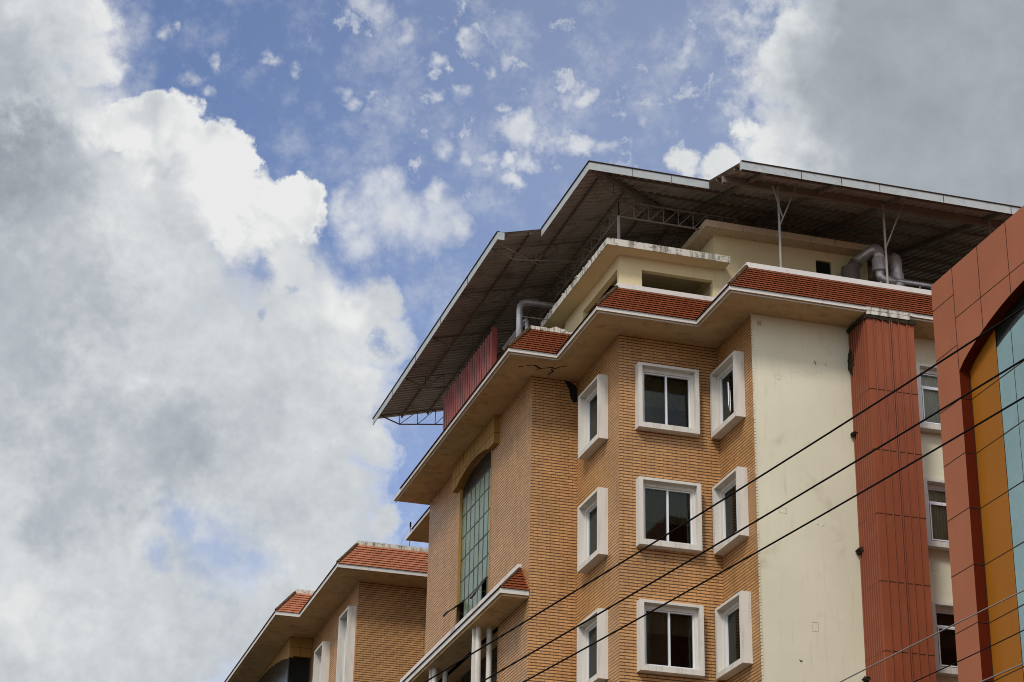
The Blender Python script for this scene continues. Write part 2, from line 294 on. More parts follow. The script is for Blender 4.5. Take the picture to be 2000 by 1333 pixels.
# ------------------------------------------------------------------ mesh builder (world coordinates in, metres as UV)
class MB:
    def __init__(s): s.v = []; s.f = []; s.k = []
    def face(s, pts, k=0):
        i = len(s.v); s.v += [tuple(p) for p in pts]; s.f.append(tuple(range(i, i + len(pts)))); s.k.append(k); return s
    def box(s, x0, x1, y0, y1, z0, z1, k=0):
        a = [(x0, y0, z0), (x1, y0, z0), (x1, y1, z0), (x0, y1, z0), (x0, y0, z1), (x1, y0, z1), (x1, y1, z1), (x0, y1, z1)]
        for q in ((0, 3, 2, 1), (4, 5, 6, 7), (0, 1, 5, 4), (1, 2, 6, 5), (2, 3, 7, 6), (3, 0, 4, 7)): s.face([a[j] for j in q], k)
        return s
    def prism(s, outline, z0, z1, k=0, kb=None):
        """outline counter-clockwise seen from above"""
        n = len(outline)
        s.face([(x, y, z0) for x, y in reversed(outline)], k if kb is None else kb); s.face([(x, y, z1) for x, y in outline], k)
        for i in range(n):
            (xa, ya), (xb, yb) = outline[i], outline[(i + 1) % n]
            s.face([(xa, ya, z0), (xb, yb, z0), (xb, yb, z1), (xa, ya, z1)], k)
        return s
    def tube(s, pts, r, n=8, k=0, caps=True, radii=None):
        pts = [Vector(p) for p in pts]; rings = []
        up = None
        for i, p in enumerate(pts):
            d = ((pts[min(i + 1, len(pts) - 1)] - p).normalized() + (p - pts[max(i - 1, 0)]).normalized()).normalized()
            if up is None:
                up = Vector((0, 0, 1)) if abs(d.z) < .9 else Vector((0, 1, 0))
            a = d.cross(up).normalized(); b = a.cross(d).normalized(); up = b
            rr = radii[i] if radii else r
            base = len(s.v)
            for j in range(n):
                t = 2 * math.pi * (j + .5) / n; s.v.append(tuple(p + a * (math.cos(t) * rr) + b * (math.sin(t) * rr)))
            rings.append(base)
        for q in range(len(rings) - 1):
            for j in range(n):
                s.f.append((rings[q] + j, rings[q] + (j + 1) % n, rings[q + 1] + (j + 1) % n, rings[q + 1] + j)); s.k.append(k)
        if caps:
            s.f.append(tuple(rings[0] + j for j in reversed(range(n)))); s.k.append(k)
            s.f.append(tuple(rings[-1] + j for j in range(n))); s.k.append(k)
        return s
    def build(s, name, mats, parent=None, smooth=False, local=False):
        me = bpy.data.meshes.new(name); o = bpy.data.objects.new(name, me); C.objects.link(o)
        off = Vector((0, 0, 0))
        if parent is not None:
            q = parent
            while q is not None: off += q.location; q = q.parent
            o.parent = parent
        if local: off = Vector((0, 0, 0))
        me.from_pydata([(x - off.x, y - off.y, z - off.z) for x, y, z in s.v], [], s.f)
        if not isinstance(mats, (list, tuple)): mats = [mats]
        for m in mats: me.materials.append(m)
        uv = me.uv_layers.new(name='UVMap')
        for p, k in zip(me.polygons, s.k):
            p.material_index = k; p.use_smooth = smooth
            nx, ny, nz = (abs(c) for c in p.normal)
            for li in p.loop_indices:
                x, y, z = s.v[me.loops[li].vertex_index]
                uv.data[li].uv = (x, y) if nz > .75 else ((y, z) if nx > ny else (x, z))
        me.update(); return o

def thing(name, label, cat, loc=(0, 0, 0), group=None):
    o = bpy.data.objects.new(name, None); C.objects.link(o); o.location = loc
    o['label'] = label; o['category'] = cat
    if group: o['group'] = group
    return o
def tag(o, label, cat, group=None):
    o['label'] = label; o['category'] = cat
    if group: o['group'] = group
    return o
def struct(o): o['kind'] = 'structure'; return o

def wall_a(mb, y, x0, x1, z0, z1, holes=(), k=0, depth=.25):
    """wall in a plane y = const facing -Y with rectangular openings (xa, xb, za, zb)"""
    _grid(mb, x0, x1, z0, z1, holes, lambda u, w, d: (u, y + d, w), k, depth)
def wall_b(mb, x, y0, y1, z0, z1, holes=(), k=0, depth=.25):
    """wall in a plane x = const facing -X with openings (ya, yb, za, zb)"""
    _grid(mb, -y1, -y0, z0, z1, [(-b, -a, c, d) for a, b, c, d in holes], lambda u, w, d: (x + d, -u, w), k, depth)
def _grid(mb, u0, u1, w0, w1, holes, P, k, depth):
    us = sorted({u0, u1, *[h[0] for h in holes], *[h[1] for h in holes]}); ws = sorted({w0, w1, *[h[2] for h in holes], *[h[3] for h in holes]})
    for a, b in zip(us, us[1:]):
        for c, d in zip(ws, ws[1:]):
            if any(h[0] <= (a + b) / 2 <= h[1] and h[2] <= (c + d) / 2 <= h[3] for h in holes): continue
            mb.face([P(a, c, 0), P(b, c, 0), P(b, d, 0), P(a, d, 0)], k)
    for a, b, c, d in holes:
        for p, q in (((a, c), (b, c)), ((b, c), (b, d)), ((b, d), (a, d)), ((a, d), (a, c))):
            mb.face([P(p[0], p[1], 0), P(p[0], p[1], depth), P(q[0], q[1], depth), P(q[0], q[1], 0)], k)

# ------------------------------------------------------------------ shared pieces
def make_window(parent, name='window', w=1.78, h=1.90, tall=False, transom=False, ajar=False, net=False, drop=.40, mull=0.0):
    """window in local coordinates: +X along the wall, -Y outwards, z = 0 at the underside of the surround, centred on x = 0"""
    b = .115; bb = .15; pr = .28; hw = w / 2
    s = MB()
    def ring(x0, x1, z0, z1, bl, br, bd, bt, ya, yb, mb=s, k=0):
        mb.box(x0, x0 + bl, ya, yb, z0, z1, k); mb.box(x1 - br, x1, ya, yb, z0, z1, k)
        mb.box(x0 + bl, x1 - br, ya, yb, z0, z0 + bd, k); mb.box(x0 + bl, x1 - br, ya, yb, z1 - bt, z1, k)
    ring(-hw, hw, 0, h, b, b, bb, .075, -pr, .10)
    ring(-hw + b, hw - b, bb, h - .075, .095, .075, .05, .115, -.10, .10)
    o = s.build(name, M['frame'], parent, local=True)
    gx0 = -hw + b + .095; gx1 = hw - b - .075; gz0 = bb + .05; gz1 = h - .075 - .115
    f = MB(); t = .038
    ring(gx0, gx1, gz0, gz1, t, t, t, t, -.055, .03, f)
    if transom:
        zt = gz1 - .42
        f.box(gx0 + t, gx1 - t, -.055, .03, zt, zt + .05); f.box(-.03, .03, -.057, .028, gz0 + t, zt)
        ring(gx0 + t + .012, -.04, gz0 + t + .012, zt - .012, .03, .03, .03, .03, -.072, -.056, f)
    else:
        f.box(mull - .026, mull + .026, -.060, .028, gz0 + t, gz1 - t)
    so = f.build('sash', M['alu'], o, local=True)
    g = MB(); g.box(gx0 + .02, gx1 - .02, -.012, -.004, gz0 + .02, gz1 - .02); g.build('pane', M['glass'], o, local=True)
    c = MB(); n = 15; zc = gz0 + (gz1 - gz0) * (drop if not net else .0)
    for i in range(n):
        xa = gx0 + (gx1 - gx0) * i / n; xb = gx0 + (gx1 - gx0) * (i + .5) / n; xc = gx0 + (gx1 - gx0) * (i + 1) / n
        ya_, yb_ = (.035, .07) if net else (.12, .21)
        c.face([(xa, ya_, zc), (xb, yb_, zc), (xb, yb_, gz1), (xa, ya_, gz1)]); c.face([(xb, yb_, zc), (xc, ya_, zc), (xc, ya_, gz1), (xb, yb_, gz1)])
    c.build('window_pleats', M['net' if net else 'roof_reflection'], o, local=True)  # dark pleats imitate a reflected corrugated roof; the pale net is cloth
    r = MB(); x0, x1, y0, y1, z0, z1 = -hw + .05, hw - .05, .101, 1.3, .05, h - .03
    for q in (((x0, y1, z0), (x0, y1, z1), (x1, y1, z1), (x1, y1, z0)), ((x0, y0, z0), (x0, y0, z1), (x0, y1, z1), (x0, y1, z0)), ((x1, y0, z0), (x1, y1, z0), (x1, y1, z1), (x1, y0, z1)),
              ((x0, y0, z0), (x0, y1, z0), (x1, y1, z0), (x1, y0, z0)), ((x0, y0, z1), (x1, y0, z1), (x1, y1, z1), (x0, y1, z1))): r.face(q)
    r.build('room', M['dark'], o, local=True)
    if ajar:     # casement leaf standing open inside the surround
        a = MB(); ring(0, .52, gz0 + .05, gz0 + .72, .022, .022, .022, .022, -.012, .012, a)
        q = a.build('open_leaf', M['alu'], o, local=True); q.location = (gx1 - .62, -.09, .18); q.rotation_euler = (0, 0, R(-28))
    return o

def put_window(src, parent, wx, wy, wz, rot):
    base = Vector((0, 0, 0)); q = parent
    while q is not None: base += q.location; q = q.parent
    if src.get('placed'):
        n = src.copy(); C.objects.link(n)
        for ch in src.children:
            c = ch.copy(); C.objects.link(c); c.parent = n
    else: n = src; src['placed'] = 1
    n.parent = parent; n.location = Vector((wx, wy, wz)) - base; n.rotation_euler = (0, 0, rot); return n

def tile_slope(mb, a, b, inward, z0, rise, run, rows=10, pitch=.12, amp=.005, up_shift_a=None, up_shift_b=None):
    """clay-tiled slope above the eave line a->b; ends run in by the given plan shifts"""
    a = Vector((a[0], a[1], 0)); b = Vector((b[0], b[1], 0)); L = (b - a).length; u = (b - a).normalized(); w = Vector((inward[0], inward[1], 0))
    sa, sb = up_shift_a, up_shift_b
    nrm = (w * rise * -1 + Vector((0, 0, run))).normalized()
    for r in range(rows):
        t0 = r / rows; t1 = (r + 1) / rows
        def P(s, t, h): return a + u * s + w * (run * t) + Vector((0, 0, z0 + rise * t)) + nrm * h
        lo0, lo1 = sa * t0, L + sb * t0; hi0, hi1 = sa * t1, L + sb * t1
        s0 = min(lo0, hi0); s1 = max(lo1, hi1)
        n = max(2, int(round((s1 - s0) / pitch * 4))); prev = None
        for i in range(n + 1):
            f = i / n
            sl = lo0 + (lo1 - lo0) * f; sh = hi0 + (hi1 - hi0) * f
            j = 0.0
            hl = .040 + amp * math.cos(2 * math.pi * (sl / pitch + j)); hh = .004 + amp * .6 * math.cos(2 * math.pi * (sl / pitch + j))
            cur = (P(sl, t0 + .012, 0.0), P(sl, t0 - .018, hl), P(sh, t1, hh), P(sl, t0 - .012, hl * .52))
            if prev:
                mb.face([prev[0], cur[0], cur[3], prev[3]], 1); mb.face([prev[3], cur[3], cur[1], prev[1]]); mb.face([prev[1], cur[1], cur[2], prev[2]])  # lower half of the lip painted dark as the row's shadow
            prev = cur

def hip_caps(mb, p0, p1, n=13, r=.055):
    p0 = Vector(p0); p1 = Vector(p1)
    for i in range(n):
        a = p0.lerp(p1, i / n); b = p0.lerp(p1, (i + 1.12) / n)
        mb.tube([a, b], r, 8, radii=[r * 1.15, r * .85])

def shift(outline, d): return [(x + d, y + d) for x, y in outline]

# ------------------------------------------------------------------ ground
struct(MB().face([(-600, -600, -.1), (900, -600, -.1), (900, 1200, -.1), (-600, 1200, -.1)]).build('ground', M['earth']))
struct(MB().box(-10, 13.4, -60, 140, -.099, 0).build('road', M['asphalt']))
struct(MB().box(13.404, 16.2, -60, 140, -.098, .13).build('pavement', M['paving']))

# ================================================================== brick building in the middle
BX, BY = 17.85, 50.0
bld = thing('brick_building', 'tan brick building with stepped bays, white window surrounds and clay-tiled parapet roof, filling the middle', 'building', (BX, BY, 0))
ZS = 25.30
ROWS = [22.52, 19.18, 15.77, 12.40]
def hole(c, zb): return (c - .83, c + .83, zb + .05, zb + 1.86)
RECESS_Z = 18.60

w = MB()
wall_b(w, 16.47, 53.6, 65.15, 0, ZS, [(56.62, 65.15 - .9, 8.0, RECESS_Z), (57.68, 61.22, RECESS_Z + .35, 24.62)], depth=.12)
w.build('wing_wall', M['brick'], bld)
w = MB(); wall_a(w, 53.6, 16.47, 17.85, 0, ZS)
w.build('return_wall', M['brick'], bld)
w = MB(); wall_b(w, 17.85, 50.0, 53.6, 0, ZS, [hole(51.79, z) for z in ROWS])
w.build('bay_side_wall', M['brick'], bld)
w = MB(); wall_a(w, 50.0, 17.85, 20.78, 0, ZS, [hole(19.21, z) for z in ROWS])
w.build('bay_front_wall', M['brick'], bld)
w = MB(); wall_b(w, 20.78, 47.55, 50.0, 0, ZS, [hole(49.04, z) for z in ROWS])
w.build('inner_side_wall', M['brick'], bld)
w = MB(); wall_a(w, 47.55, 20.78, 33.0, 0, ZS, [hole(26.36, z) for z in ROWS] + [hole(30.2, z) for z in ROWS])
w.build('plaster_wall', M['cream'], bld)
w = MB(); w.face([(33, 47.55, 0), (33, 65.15, 0), (33, 65.15, ZS), (33, 47.55, ZS)]); w.face([(33, 65.15, 0), (16.47, 65.15, 0), (16.47, 65.15, ZS), (33, 65.15, ZS)])
w.build('rear_wall', M['brick'], bld)
w = MB(); w.box(18.2, 33, 65.17, 69.0, 0, ZS); w.build('link_block', M['brick'], bld)
# mortar bead running down the plaster edge
w = MB()
for i in range(190):
    z = 9 + i * .0865; w.box(20.752, 20.80, 47.535, 47.548, z, z + .055 + random.random() * .02)
w.build('edge_bead', M['cream'], bld)

OUT = [(33.6, 65.65), (15.32, 65.65), (15.32, 52.20), (16.76, 52.20), (16.76, 48.72), (19.65, 48.72), (19.65, 46.36), (33.6, 46.36)]
e = MB(); e.prism(OUT, 25.325, 25.43, 0, 1)
inn = [(33.59, 65.55)] + [(x + .11, y + .11) for x, y in OUT[1:-1]] + [(33.59, 46.47)]; inn[1] = (15.43, 65.55)
e.prism(inn, ZS, 25.322, 1)
lip = []
for (xa, ya), (xb, yb) in zip(OUT[1:], OUT[2:]):       # thin drip bead below the fascia
    if abs(xa - xb) < 1e-6: e.box(xa + .075, xa + .095, min(ya, yb) + .075, max(ya, yb) + .075, 25.285, 25.3245, 0)
    else: e.box(xa + .095, xb + .075, ya + .075, ya + .095, 25.287, 25.3243, 0)
e.build('eave', [M['white'], M['soffit']], bld)
sm = MB(); sm.prism([(33.6, 69.62), (16.74, 69.62), (16.74, 65.70), (33.6, 65.70)], 25.325, 25.43, 0, 1)
sm.build('eave', [M['white'], M['soffit']], bld)

RUN = .93; RISE = 1.10; ZT = 25.435
def tiles(parent, segs, mt, z0=ZT, rise=RISE, run=RUN, rows=10, name='tiled_slope'):
    for kind, c, a, b in segs:
        mb = MB()
        if kind == 'A': tile_slope(mb, (a, c), (b, c), (0, 1), z0, rise, run, rows, up_shift_a=run, up_shift_b=run)
        else: tile_slope(mb, (c, b), (c, a), (1, 0), z0, rise, run, rows, up_shift_a=-run, up_shift_b=-run)   # runs from far to near
        mb.build(name, [mt, M['gap_shadow']], parent)
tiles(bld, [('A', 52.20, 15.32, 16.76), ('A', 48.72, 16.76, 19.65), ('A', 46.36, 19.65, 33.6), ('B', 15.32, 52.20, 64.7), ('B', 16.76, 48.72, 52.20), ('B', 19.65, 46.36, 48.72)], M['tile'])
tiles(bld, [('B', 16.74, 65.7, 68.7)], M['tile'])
for x, y in ((15.32, 52.20), (16.76, 48.72), (19.65, 46.36)):
    h = MB(); hip_caps(h, (x + .01, y + .01, ZT + .04), (x + RUN - .03, y + RUN - .03, ZT + RISE + .01)); h.build('hip_ridge', M['ridge'], bld)
for x, y in ((16.76, 52.20), (19.65, 48.72)):
    h = MB(); hip_caps(h, (x + .02, y, ZT + .02), (x + RUN, y + RUN, ZT + RISE), 16, .035); h.build('valley_gutter', M['ridge'], bld)
# upstand below the coping and the roof deck, then the white coping
TOP = shift(OUT[1:-1], RUN); TOP = [(33.0, 64.7)] + [(TOP[0][0], 64.7)] + TOP[1:] + [(33.0, TOP[-1][1])]
k = MB(); k.prism([(x + .03, y + .03) for x, y in TOP], 25.44, 26.55); k.build('parapet', M['stain'], bld)
k = MB(); k.prism([(x + .25, y + .25) for x, y in TOP[1:-1]] and [(32.9, 64.6), (16.5, 64.6), (16.5, 53.4), (17.95, 53.4), (17.95, 49.95), (20.85, 49.95), (20.85, 47.53), (32.9, 47.53)], 26.553, 26.56); k.build('roof_deck', M['deck'], bld)  # unseen dark sheet added to cut light bouncing up under the canopy
TOPL = TOP
def strip(mb, a, b, wd, z0, z1):
    (xa, ya), (xb, yb) = a, b
    if abs(xa - xb) < 1e-6: mb.box(xa, xa + wd, min(ya, yb), max(ya, yb), z0, z1)
    else: mb.box(min(xa, xb), max(xa, xb), ya, ya + wd, z0, z1)
k = MB(); strip(k, (17.69, 49.65), (20.578, 49.65), .22, 26.552, 26.69); strip(k, (17.69, 49.871), (17.69, 53.12), .22, 26.552, 26.69); k.build('coping', M['white'], bld)
k = MB(); strip(k, (20.58, 47.29), (33, 47.29), .22, 26.552, 26.70); strip(k, (20.58, 47.511), (20.58, 49.87), .22, 26.552, 26.70); k.build('coping', M['white'], bld)
# the crumbling coping of the far bay
k = MB(); n = 90; pr = None
for i in range(n + 1):
    x = 16.25 + 1.44 * i / n; zt = 26.66 + .016 * math.sin(i * .31) * (i > 24) + (.07 * math.exp(-((i - 52) / 9) ** 2)) - .05 * math.exp(-((i - 74) / 5) ** 2) + random.uniform(-.006, .006); yy = 53.12 + random.uniform(-.006, .006)
    cur = [(x, yy, 26.552), (x, yy + .01, zt), (x, 53.34, zt + .01), (x, 53.34, 26.552)]
    if pr:
        for j in range(4): k.face([pr[j], cur[j], cur[(j + 1) % 4], pr[(j + 1) % 4]])
    pr = cur
k.face(list(reversed(cur)))
strip(k, (16.25, 53.341), (16.25, 64.6), .2, 26.552, 26.66); k.build('coping', M['stain'], bld)['label'] = 'crumbling grey coping of the far bay'

# penthouse with the long slot opening
p = MB()
wall_a(p, 50.04, 17.88, 20.77, 26.692, 27.76, [(18.56, 20.70, 26.80, 27.40)], depth=.18)
wall_b(p, 17.88, 50.04, 54.9, 26.692, 27.76, [(50.20, 53.23, 26.80, 27.39)], depth=.18)
p.face([(17.88, 54.9, 26.692), (20.77, 54.9, 26.692), (20.77, 54.9, 27.76), (17.88, 54.9, 27.76)])
p.build('penthouse_wall', M['cream_top'], bld)
p = MB(); p.box(17.95, 18.10, 54.95, 55.4, 26.7, 27.74); p.build('canopy_pier', M['cream_top'], bld)
p = MB(); p.box(18.1, 20.7, 52.0, 54.8, 26.70, 27.74); p.build('dark_core', M['dark'], bld)  # near-black block added for the shaded depth behind the slot opening
p = MB(); p.box(17.34, 21.03, 49.50, 55.64, 27.765, 27.97); 
for i in range(16):
    y = 51 + random.random() * 4.5; p.box(17.335, 17.40, y, y + .08 + random.random() * .12, 27.95, 27.985 + random.random() * .03)
p.build('concrete_canopy', [M['stain']], bld)
p = MB(); p.face([(17.36, 49.52, 27.762), (17.36, 55.62, 27.762), (21.01, 55.62, 27.762), (21.01, 49.52, 27.762)]); p.build('canopy_underside', M['cream_top'], bld)
# upper block to the right of it
p = MB()
wall_a(p, 50.03, 20.774, 25.59, 26.692, 28.90, [(23.94, 24.44, 28.02, 28.57)], depth=.2)
p.face([(20.774, 50.03, 26.69), (20.774, 50.03, 28.9), (20.774, 60, 28.9), (20.774, 60, 26.69)]); p.face([(25.59, 50.03, 26.69), (25.59, 60, 26.69), (25.59, 60, 28.9), (25.59, 50.03, 28.9)])
p.build('upper_wall', M['cream_top'], bld)
p = MB(); p.box(20.33, 25.56, 49.55, 60.3, 28.86, 29.06); p.build('upper_slab', M['slab_cream'], bld)
p = MB(); p.box(23.97, 24.41, 50.10, 50.13, 28.04, 28.55); p.box(23.90, 24.48, 50.22, 50.9, 27.9, 28.7); p.build('vent_window', M['dark_glass'], bld)
p = MB(); p.box(20.0, 32.5, 61.6, 61.9, 26.6, 32.0); p.box(25.6, 32.5, 56.0, 56.2, 26.6, 31.0); p.build('dark_backdrop', M['dark'], bld)  # dark sheets added to give the black depth under the canopy

# windows
wA = make_window(bld)
wB = make_window(bld, drop=.62); wC = make_window(bld, mull=.26)
for i, z in enumerate(ROWS):
    put_window(wB if i == 2 else wA, bld, 19.21, 50.0, z, 0); put_window(wC, bld, 17.85, 51.79, z, R(-90))
for z in ROWS[1:]: put_window(wC, bld, 20.78, 49.04, z, R(-90))
wJ = make_window(bld, ajar=True, mull=.26); put_window(wJ, bld, 20.78, 49.04, ROWS[0], R(-90))
wT = make_window(bld, transom=True); wN = make_window(bld, transom=True, net=True)
for i, z in enumerate(ROWS):
    wT_ = wN if i < 2 else wT
    put_window(wT_, bld, 26.36, 47.55, z, 0); put_window(wT_, bld, 30.2, 47.55, z, 0)

# green glazed bay of the wing
g = MB(); XG = 16.55
y0, y1, zb, zt = 57.70, 61.20, 18.95, 24.02
ny = 7; rowsz = [24.02, 23.42, 22.70, 21.98, 21.26, 20.54, 19.86, 18.95]
cells = []
for j in range(len(rowsz) - 1):
    for i in range(ny):
        a = y0 + (y1 - y0) * i / ny; b = y0 + (y1 - y0) * (i + 1) / ny
        if j == 5 and i in (1, 6): continue
        dx = random.uniform(-.004, .004); dx2 = random.uniform(-.004, .004)
        g.face([(XG + dx, b - .012, rowsz[j + 1] + .012), (XG + dx2, a + .012, rowsz[j + 1] + .012), (XG - dx, a + .012, rowsz[j] - .012), (XG - dx2, b - .012, rowsz[j] - .012)])
gl = g.build('curtain_glazing', M['green_glass'], bld)
g = MB(); g.face([(XG, y1, 24.02), (XG, y0, 24.02), (XG, y0, 24.62), (XG, y1, 24.62)]); g.build('head_glass_dark_reflection', M['dark_glass'], gl)  # glass darkened to paint in the reflection of the surround's underside
g = MB()
for i in range(ny + 1):
    a = y0 + (y1 - y0) * i / ny; g.box(XG - .012, XG + .03, a - .014, a + .014, zb, 24.02)
for z in rowsz: g.box(XG - .011, XG + .028, y0, y1, z - .016, z + .016)
g.build('mullion', M['mullion'], gl)
g = MB(); g.box(XG + .05, XG + .09, y0, y1, zb, zt); g.build('backing', M['dark'], gl)
g = MB(); g.box(16.455, 16.55, 57.62, 57.70, 18.95, 24.6); g.build('glazing_trim', M['tan_panel'], gl); g = MB(); g.box(16.455, 16.55, 61.2, 61.26, 18.95, 24.6); g.build('glazing_trim', M['tan_panel'], gl)
for (a, b, zh, dx, dz) in ((60.70, 61.20, 20.54, .50, .40), (58.20, 58.70, 20.54, .33, .52)):
    q = MB(); n = Vector((-dz, 0, -dx)).normalized() * .032
    L0 = Vector((XG - .02, 0, zh)); L1 = L0 + Vector((-dx, 0, -dz))
    for ya, yb in ((a, a + .035), (b - .035, b)):
        c = [L0 - n, L1 - n, L1 + n, L0 + n]
        q.face([(v.x, ya, v.z) for v in c]); q.face([(v.x, yb, v.z) for v in reversed(c)])
        for i in range(4): q.face([(c[i].x, ya, c[i].z), (c[i].x, yb, c[i].z), (c[(i + 1) % 4].x, yb, c[(i + 1) % 4].z), (c[(i + 1) % 4].x, ya, c[(i + 1) % 4].z)])
    q.tube([(L1.x, a, L1.z), (L1.x, b, L1.z)], .036, 6); q.tube([(L0.x, a, L0.z), (L0.x, b, L0.z)], .036, 6)
    q.tube([(XG, a + .02, zh - .45), (XG - dx * .7, a + .02, zh - dz * .7)], .008, 4)
    q.face([(L0.x, a, L0.z), (L1.x, a, L1.z), (L1.x, b, L1.z), (L0.x, b, L0.z)])
    q.build('open_sash', M['mullion'], gl)

# tan arched surround over the glazing
def arch_surround(parent, x, depth, ya, yb, ztop, zend, zmid, yc0, yc1, mt, joints, name='arch_surround'):
    s = MB(); n = 28; xo = x - depth
    def zz(y):
        if y <= yc0 or y >= yc1: return zend
        t = (y - yc0) / (yc1 - yc0); return zend + (zmid - zend) * math.sin(math.pi * t) ** .8
    ys = [ya] + [yc0 + (yc1 - yc0) * i / n for i in range(n + 1)] + [yb]
    for a, b in zip(ys, ys[1:]):
        s.face([(xo, b, zz(b)), (xo, a, zz(a)), (xo, a, ztop), (xo, b, ztop)]); s.face([(xo, a, zz(a)), (xo, b, zz(b)), (x + .08, b, zz(b)), (x + .08, a, zz(a))])
    s.face([(xo, ya, zend), (x, ya, zend), (x, ya, ztop), (xo, ya, ztop)]); s.face([(x, yb, zend), (xo, yb, zend), (xo, yb, ztop), (x, yb, ztop)])
    o = s.build(name, mt, parent)
    j = MB()
    for y in joints: j.box(xo - .003, xo - .001, y - .006, y + .006, zz(y), ztop)
    for a, b in zip(ys, ys[1:]): 
        if zmid + .05 < ztop: j.box(xo - .004, xo - .002, a, b, zmid + .07, zmid + .082)
    j.box(xo, x, ya - .003, ya - .001, zmid + .07, zmid + .082)
    j.build('joint', M['joint'], o); return o
arch_surround(bld, 16.47, .17, 56.92, 61.66, ZS, 24.40, 24.66, 57.5, 61.1, M['tan_panel'], [56.92 + .43 * i for i in range(1, 11)])

# porch roof over the recess with its columns
PX, PY = 15.63, 53.58
po = MB(); po.prism([(16.46, 68.5), (PX, 68.5), (PX, PY), (16.46, PY)], 18.66, 18.80, 0, 1)
po.box(PX + .07, 16.46, PY + .07, 68.4, 18.60, 18.658, 1)
porch = po.build('porch_eave', [M['white'], M['soffit']], bld)
t = MB()
tile_slope(t, (PX, PY), (16.46, PY), (0, 1), 18.80, .86, .80, 8, up_shift_a=.80, up_shift_b=-.02); t.build('tiled_hip', [M['tile'], M['gap_shadow']], porch)
t = MB(); tile_slope(t, (PX, 68.0), (PX, PY), (1, 0), 18.80, .86, .78, 8, up_shift_a=0, up_shift_b=-.80); t.build('tiled_slope', [M['tile'], M['gap_shadow']], porch)
t = MB(); t.box(16.36, 16.468, 54.35, 68.0, 19.66, 19.80); t.build('coping', M['white'], porch)
t = MB(); hip_caps(t, (PX + .02, PY + .02, 18.84), (16.42, 54.36, 19.68), 10, .04); t.build('hip_ridge', M['ridge'], porch)
t = MB(); t.tube([(16.47, 53.60, 18.82), (16.475, 54.32, 19.66)], .03, 6); t.build('flashing', M['tile'], porch)
# recess behind the columns
t = MB()
t.face([(16.47, 56.62, 8), (19, 56.62, 8), (19, 56.62, 18.6), (16.47, 56.62, 18.6)]); t.face([(16.47, 64.25, 18.6), (16.47, 56.62, 18.6), (19, 56.62, 18.6), (19, 64.25, 18.6)])
t.face([(18.9, 56.62, 8), (18.9, 64.25, 8), (18.9, 64.25, 18.6), (18.9, 56.62, 18.6)]); t.build('recess_lining', M['soffit'], bld)
t = MB(); t.box(17.0, 17.04, 56.7, 64.2, 8, 18.55); t.build('recess_glazing', M['dark_glass'], bld)
t = MB()
for y in (57.9, 59.3, 60.9, 62.4): t.box(16.95, 16.999, y, y + .07, 8, 18.55)
t.build('recess_mullion', M['tan_panel'], bld)
for yy in (57.0, 61.9):
    for xx in (15.97, 16.30):
        t = MB(); t.tube([(xx, yy - .12, 8), (xx, yy - .12, 18.6)], .085, 20, caps=False); t.build('porch_column', M['frame'], bld, smooth=True)
    t = MB(); t.box(15.84, 15.93, yy, yy + .12, 8, 18.6); t.build('porch_pilaster', M['frame'], bld)

# damage in the soffit, small marks on the plaster
t = MB()
def crack(mb, pts, wd, axis='z', c=ZS - .003):
    for (a, b), (c2, d2) in zip(pts, pts[1:]):
        v = Vector((c2 - a, d2 - b)); n = Vector((-v.y, v.x)).normalized()
        w0 = wd * random.uniform(.5, 1.2); w1 = wd * random.uniform(.5, 1.2)
        q = [(a + n.x * w0, b + n.y * w0), (a - n.x * w0, b - n.y * w0), (c2 - n.x * w1, d2 - n.y * w1), (c2 + n.x * w1, d2 + n.y * w1)]
        mb.face([(x, y, c) if axis == 'z' else (x, c, y) for x, y in q])
crack(t, [(16.1, 52.95), (16.3, 52.85), (16.55, 53.05), (16.8, 52.85), (16.95, 52.9), (17.05, 52.7), (17.2, 52.6)], .03)
crack(t, [(16.85, 52.95), (16.95, 53.15), (16.88, 53.4)], .03); crack(t, [(15.9, 53.1), (16.05, 53.05)], .025); crack(t, [(16.5, 53.0), (16.45, 53.25)], .012)
t.build('soffit_crack', M['dark'], bld)
t = MB()
t.face([(x, 53.59, z) for x, z in ((17.44, 25.295), (17.60, 25.0), (17.64, 24.74), (17.74, 24.60), (17.84, 24.66), (17.845, 25.10), (17.70, 25.22))])
t.build('broken_brick_hole', M['dark'], bld)
t = MB()
t.box(20.93, 21.06, 47.541, 47.548, 24.98, 25.11)
t.build('plaster_patch', mat('patch', (.42, .34, .24, 1)), bld)
t = MB()
crack(t, [(22.58, 24.17), (22.60, 24.10), (22.61, 24.06)], .012, 'y', 47.545); crack(t, [(22.90, 24.12), (22.92, 24.07)], .014, 'y', 47.545)
crack(t, [(21.80, 15.82), (21.84, 15.77), (21.88, 15.80)], .02, 'y', 47.545)
crack(t, [(22.6, 19.45), (22.66, 19.51)], .006, 'y', 47.545); crack(t, [(22.45, 19.5), (22.5, 19.49)], .005, 'y', 47.545)
t.build('wall_nick', M['dark'], bld)
t = MB()
faint = mat('faint_mark', (.44, .40, .30, 1))
for cx, cz, rx, rz in ((21.5, 23.54, .09, .07), ):
    pts = [(cx + rx * math.cos(i * .5), cz + rz * math.sin(i * .5)) for i in range(14)]; crack(t, pts, .005, 'y', 47.546)
for x0, x1, z0, z1 in ((22.19, 22.36, 16.60, 16.84), (21.4, 21.6, 19.7, 19.84), (25.7, 25.9, 18.60, 18.82)):
    crack(t, [(x0, z0), (x1, z0), (x1, z1), (x0, z1), (x0, z0)], .006, 'y', 47.546)
t.build('wall_mark', faint, bld)

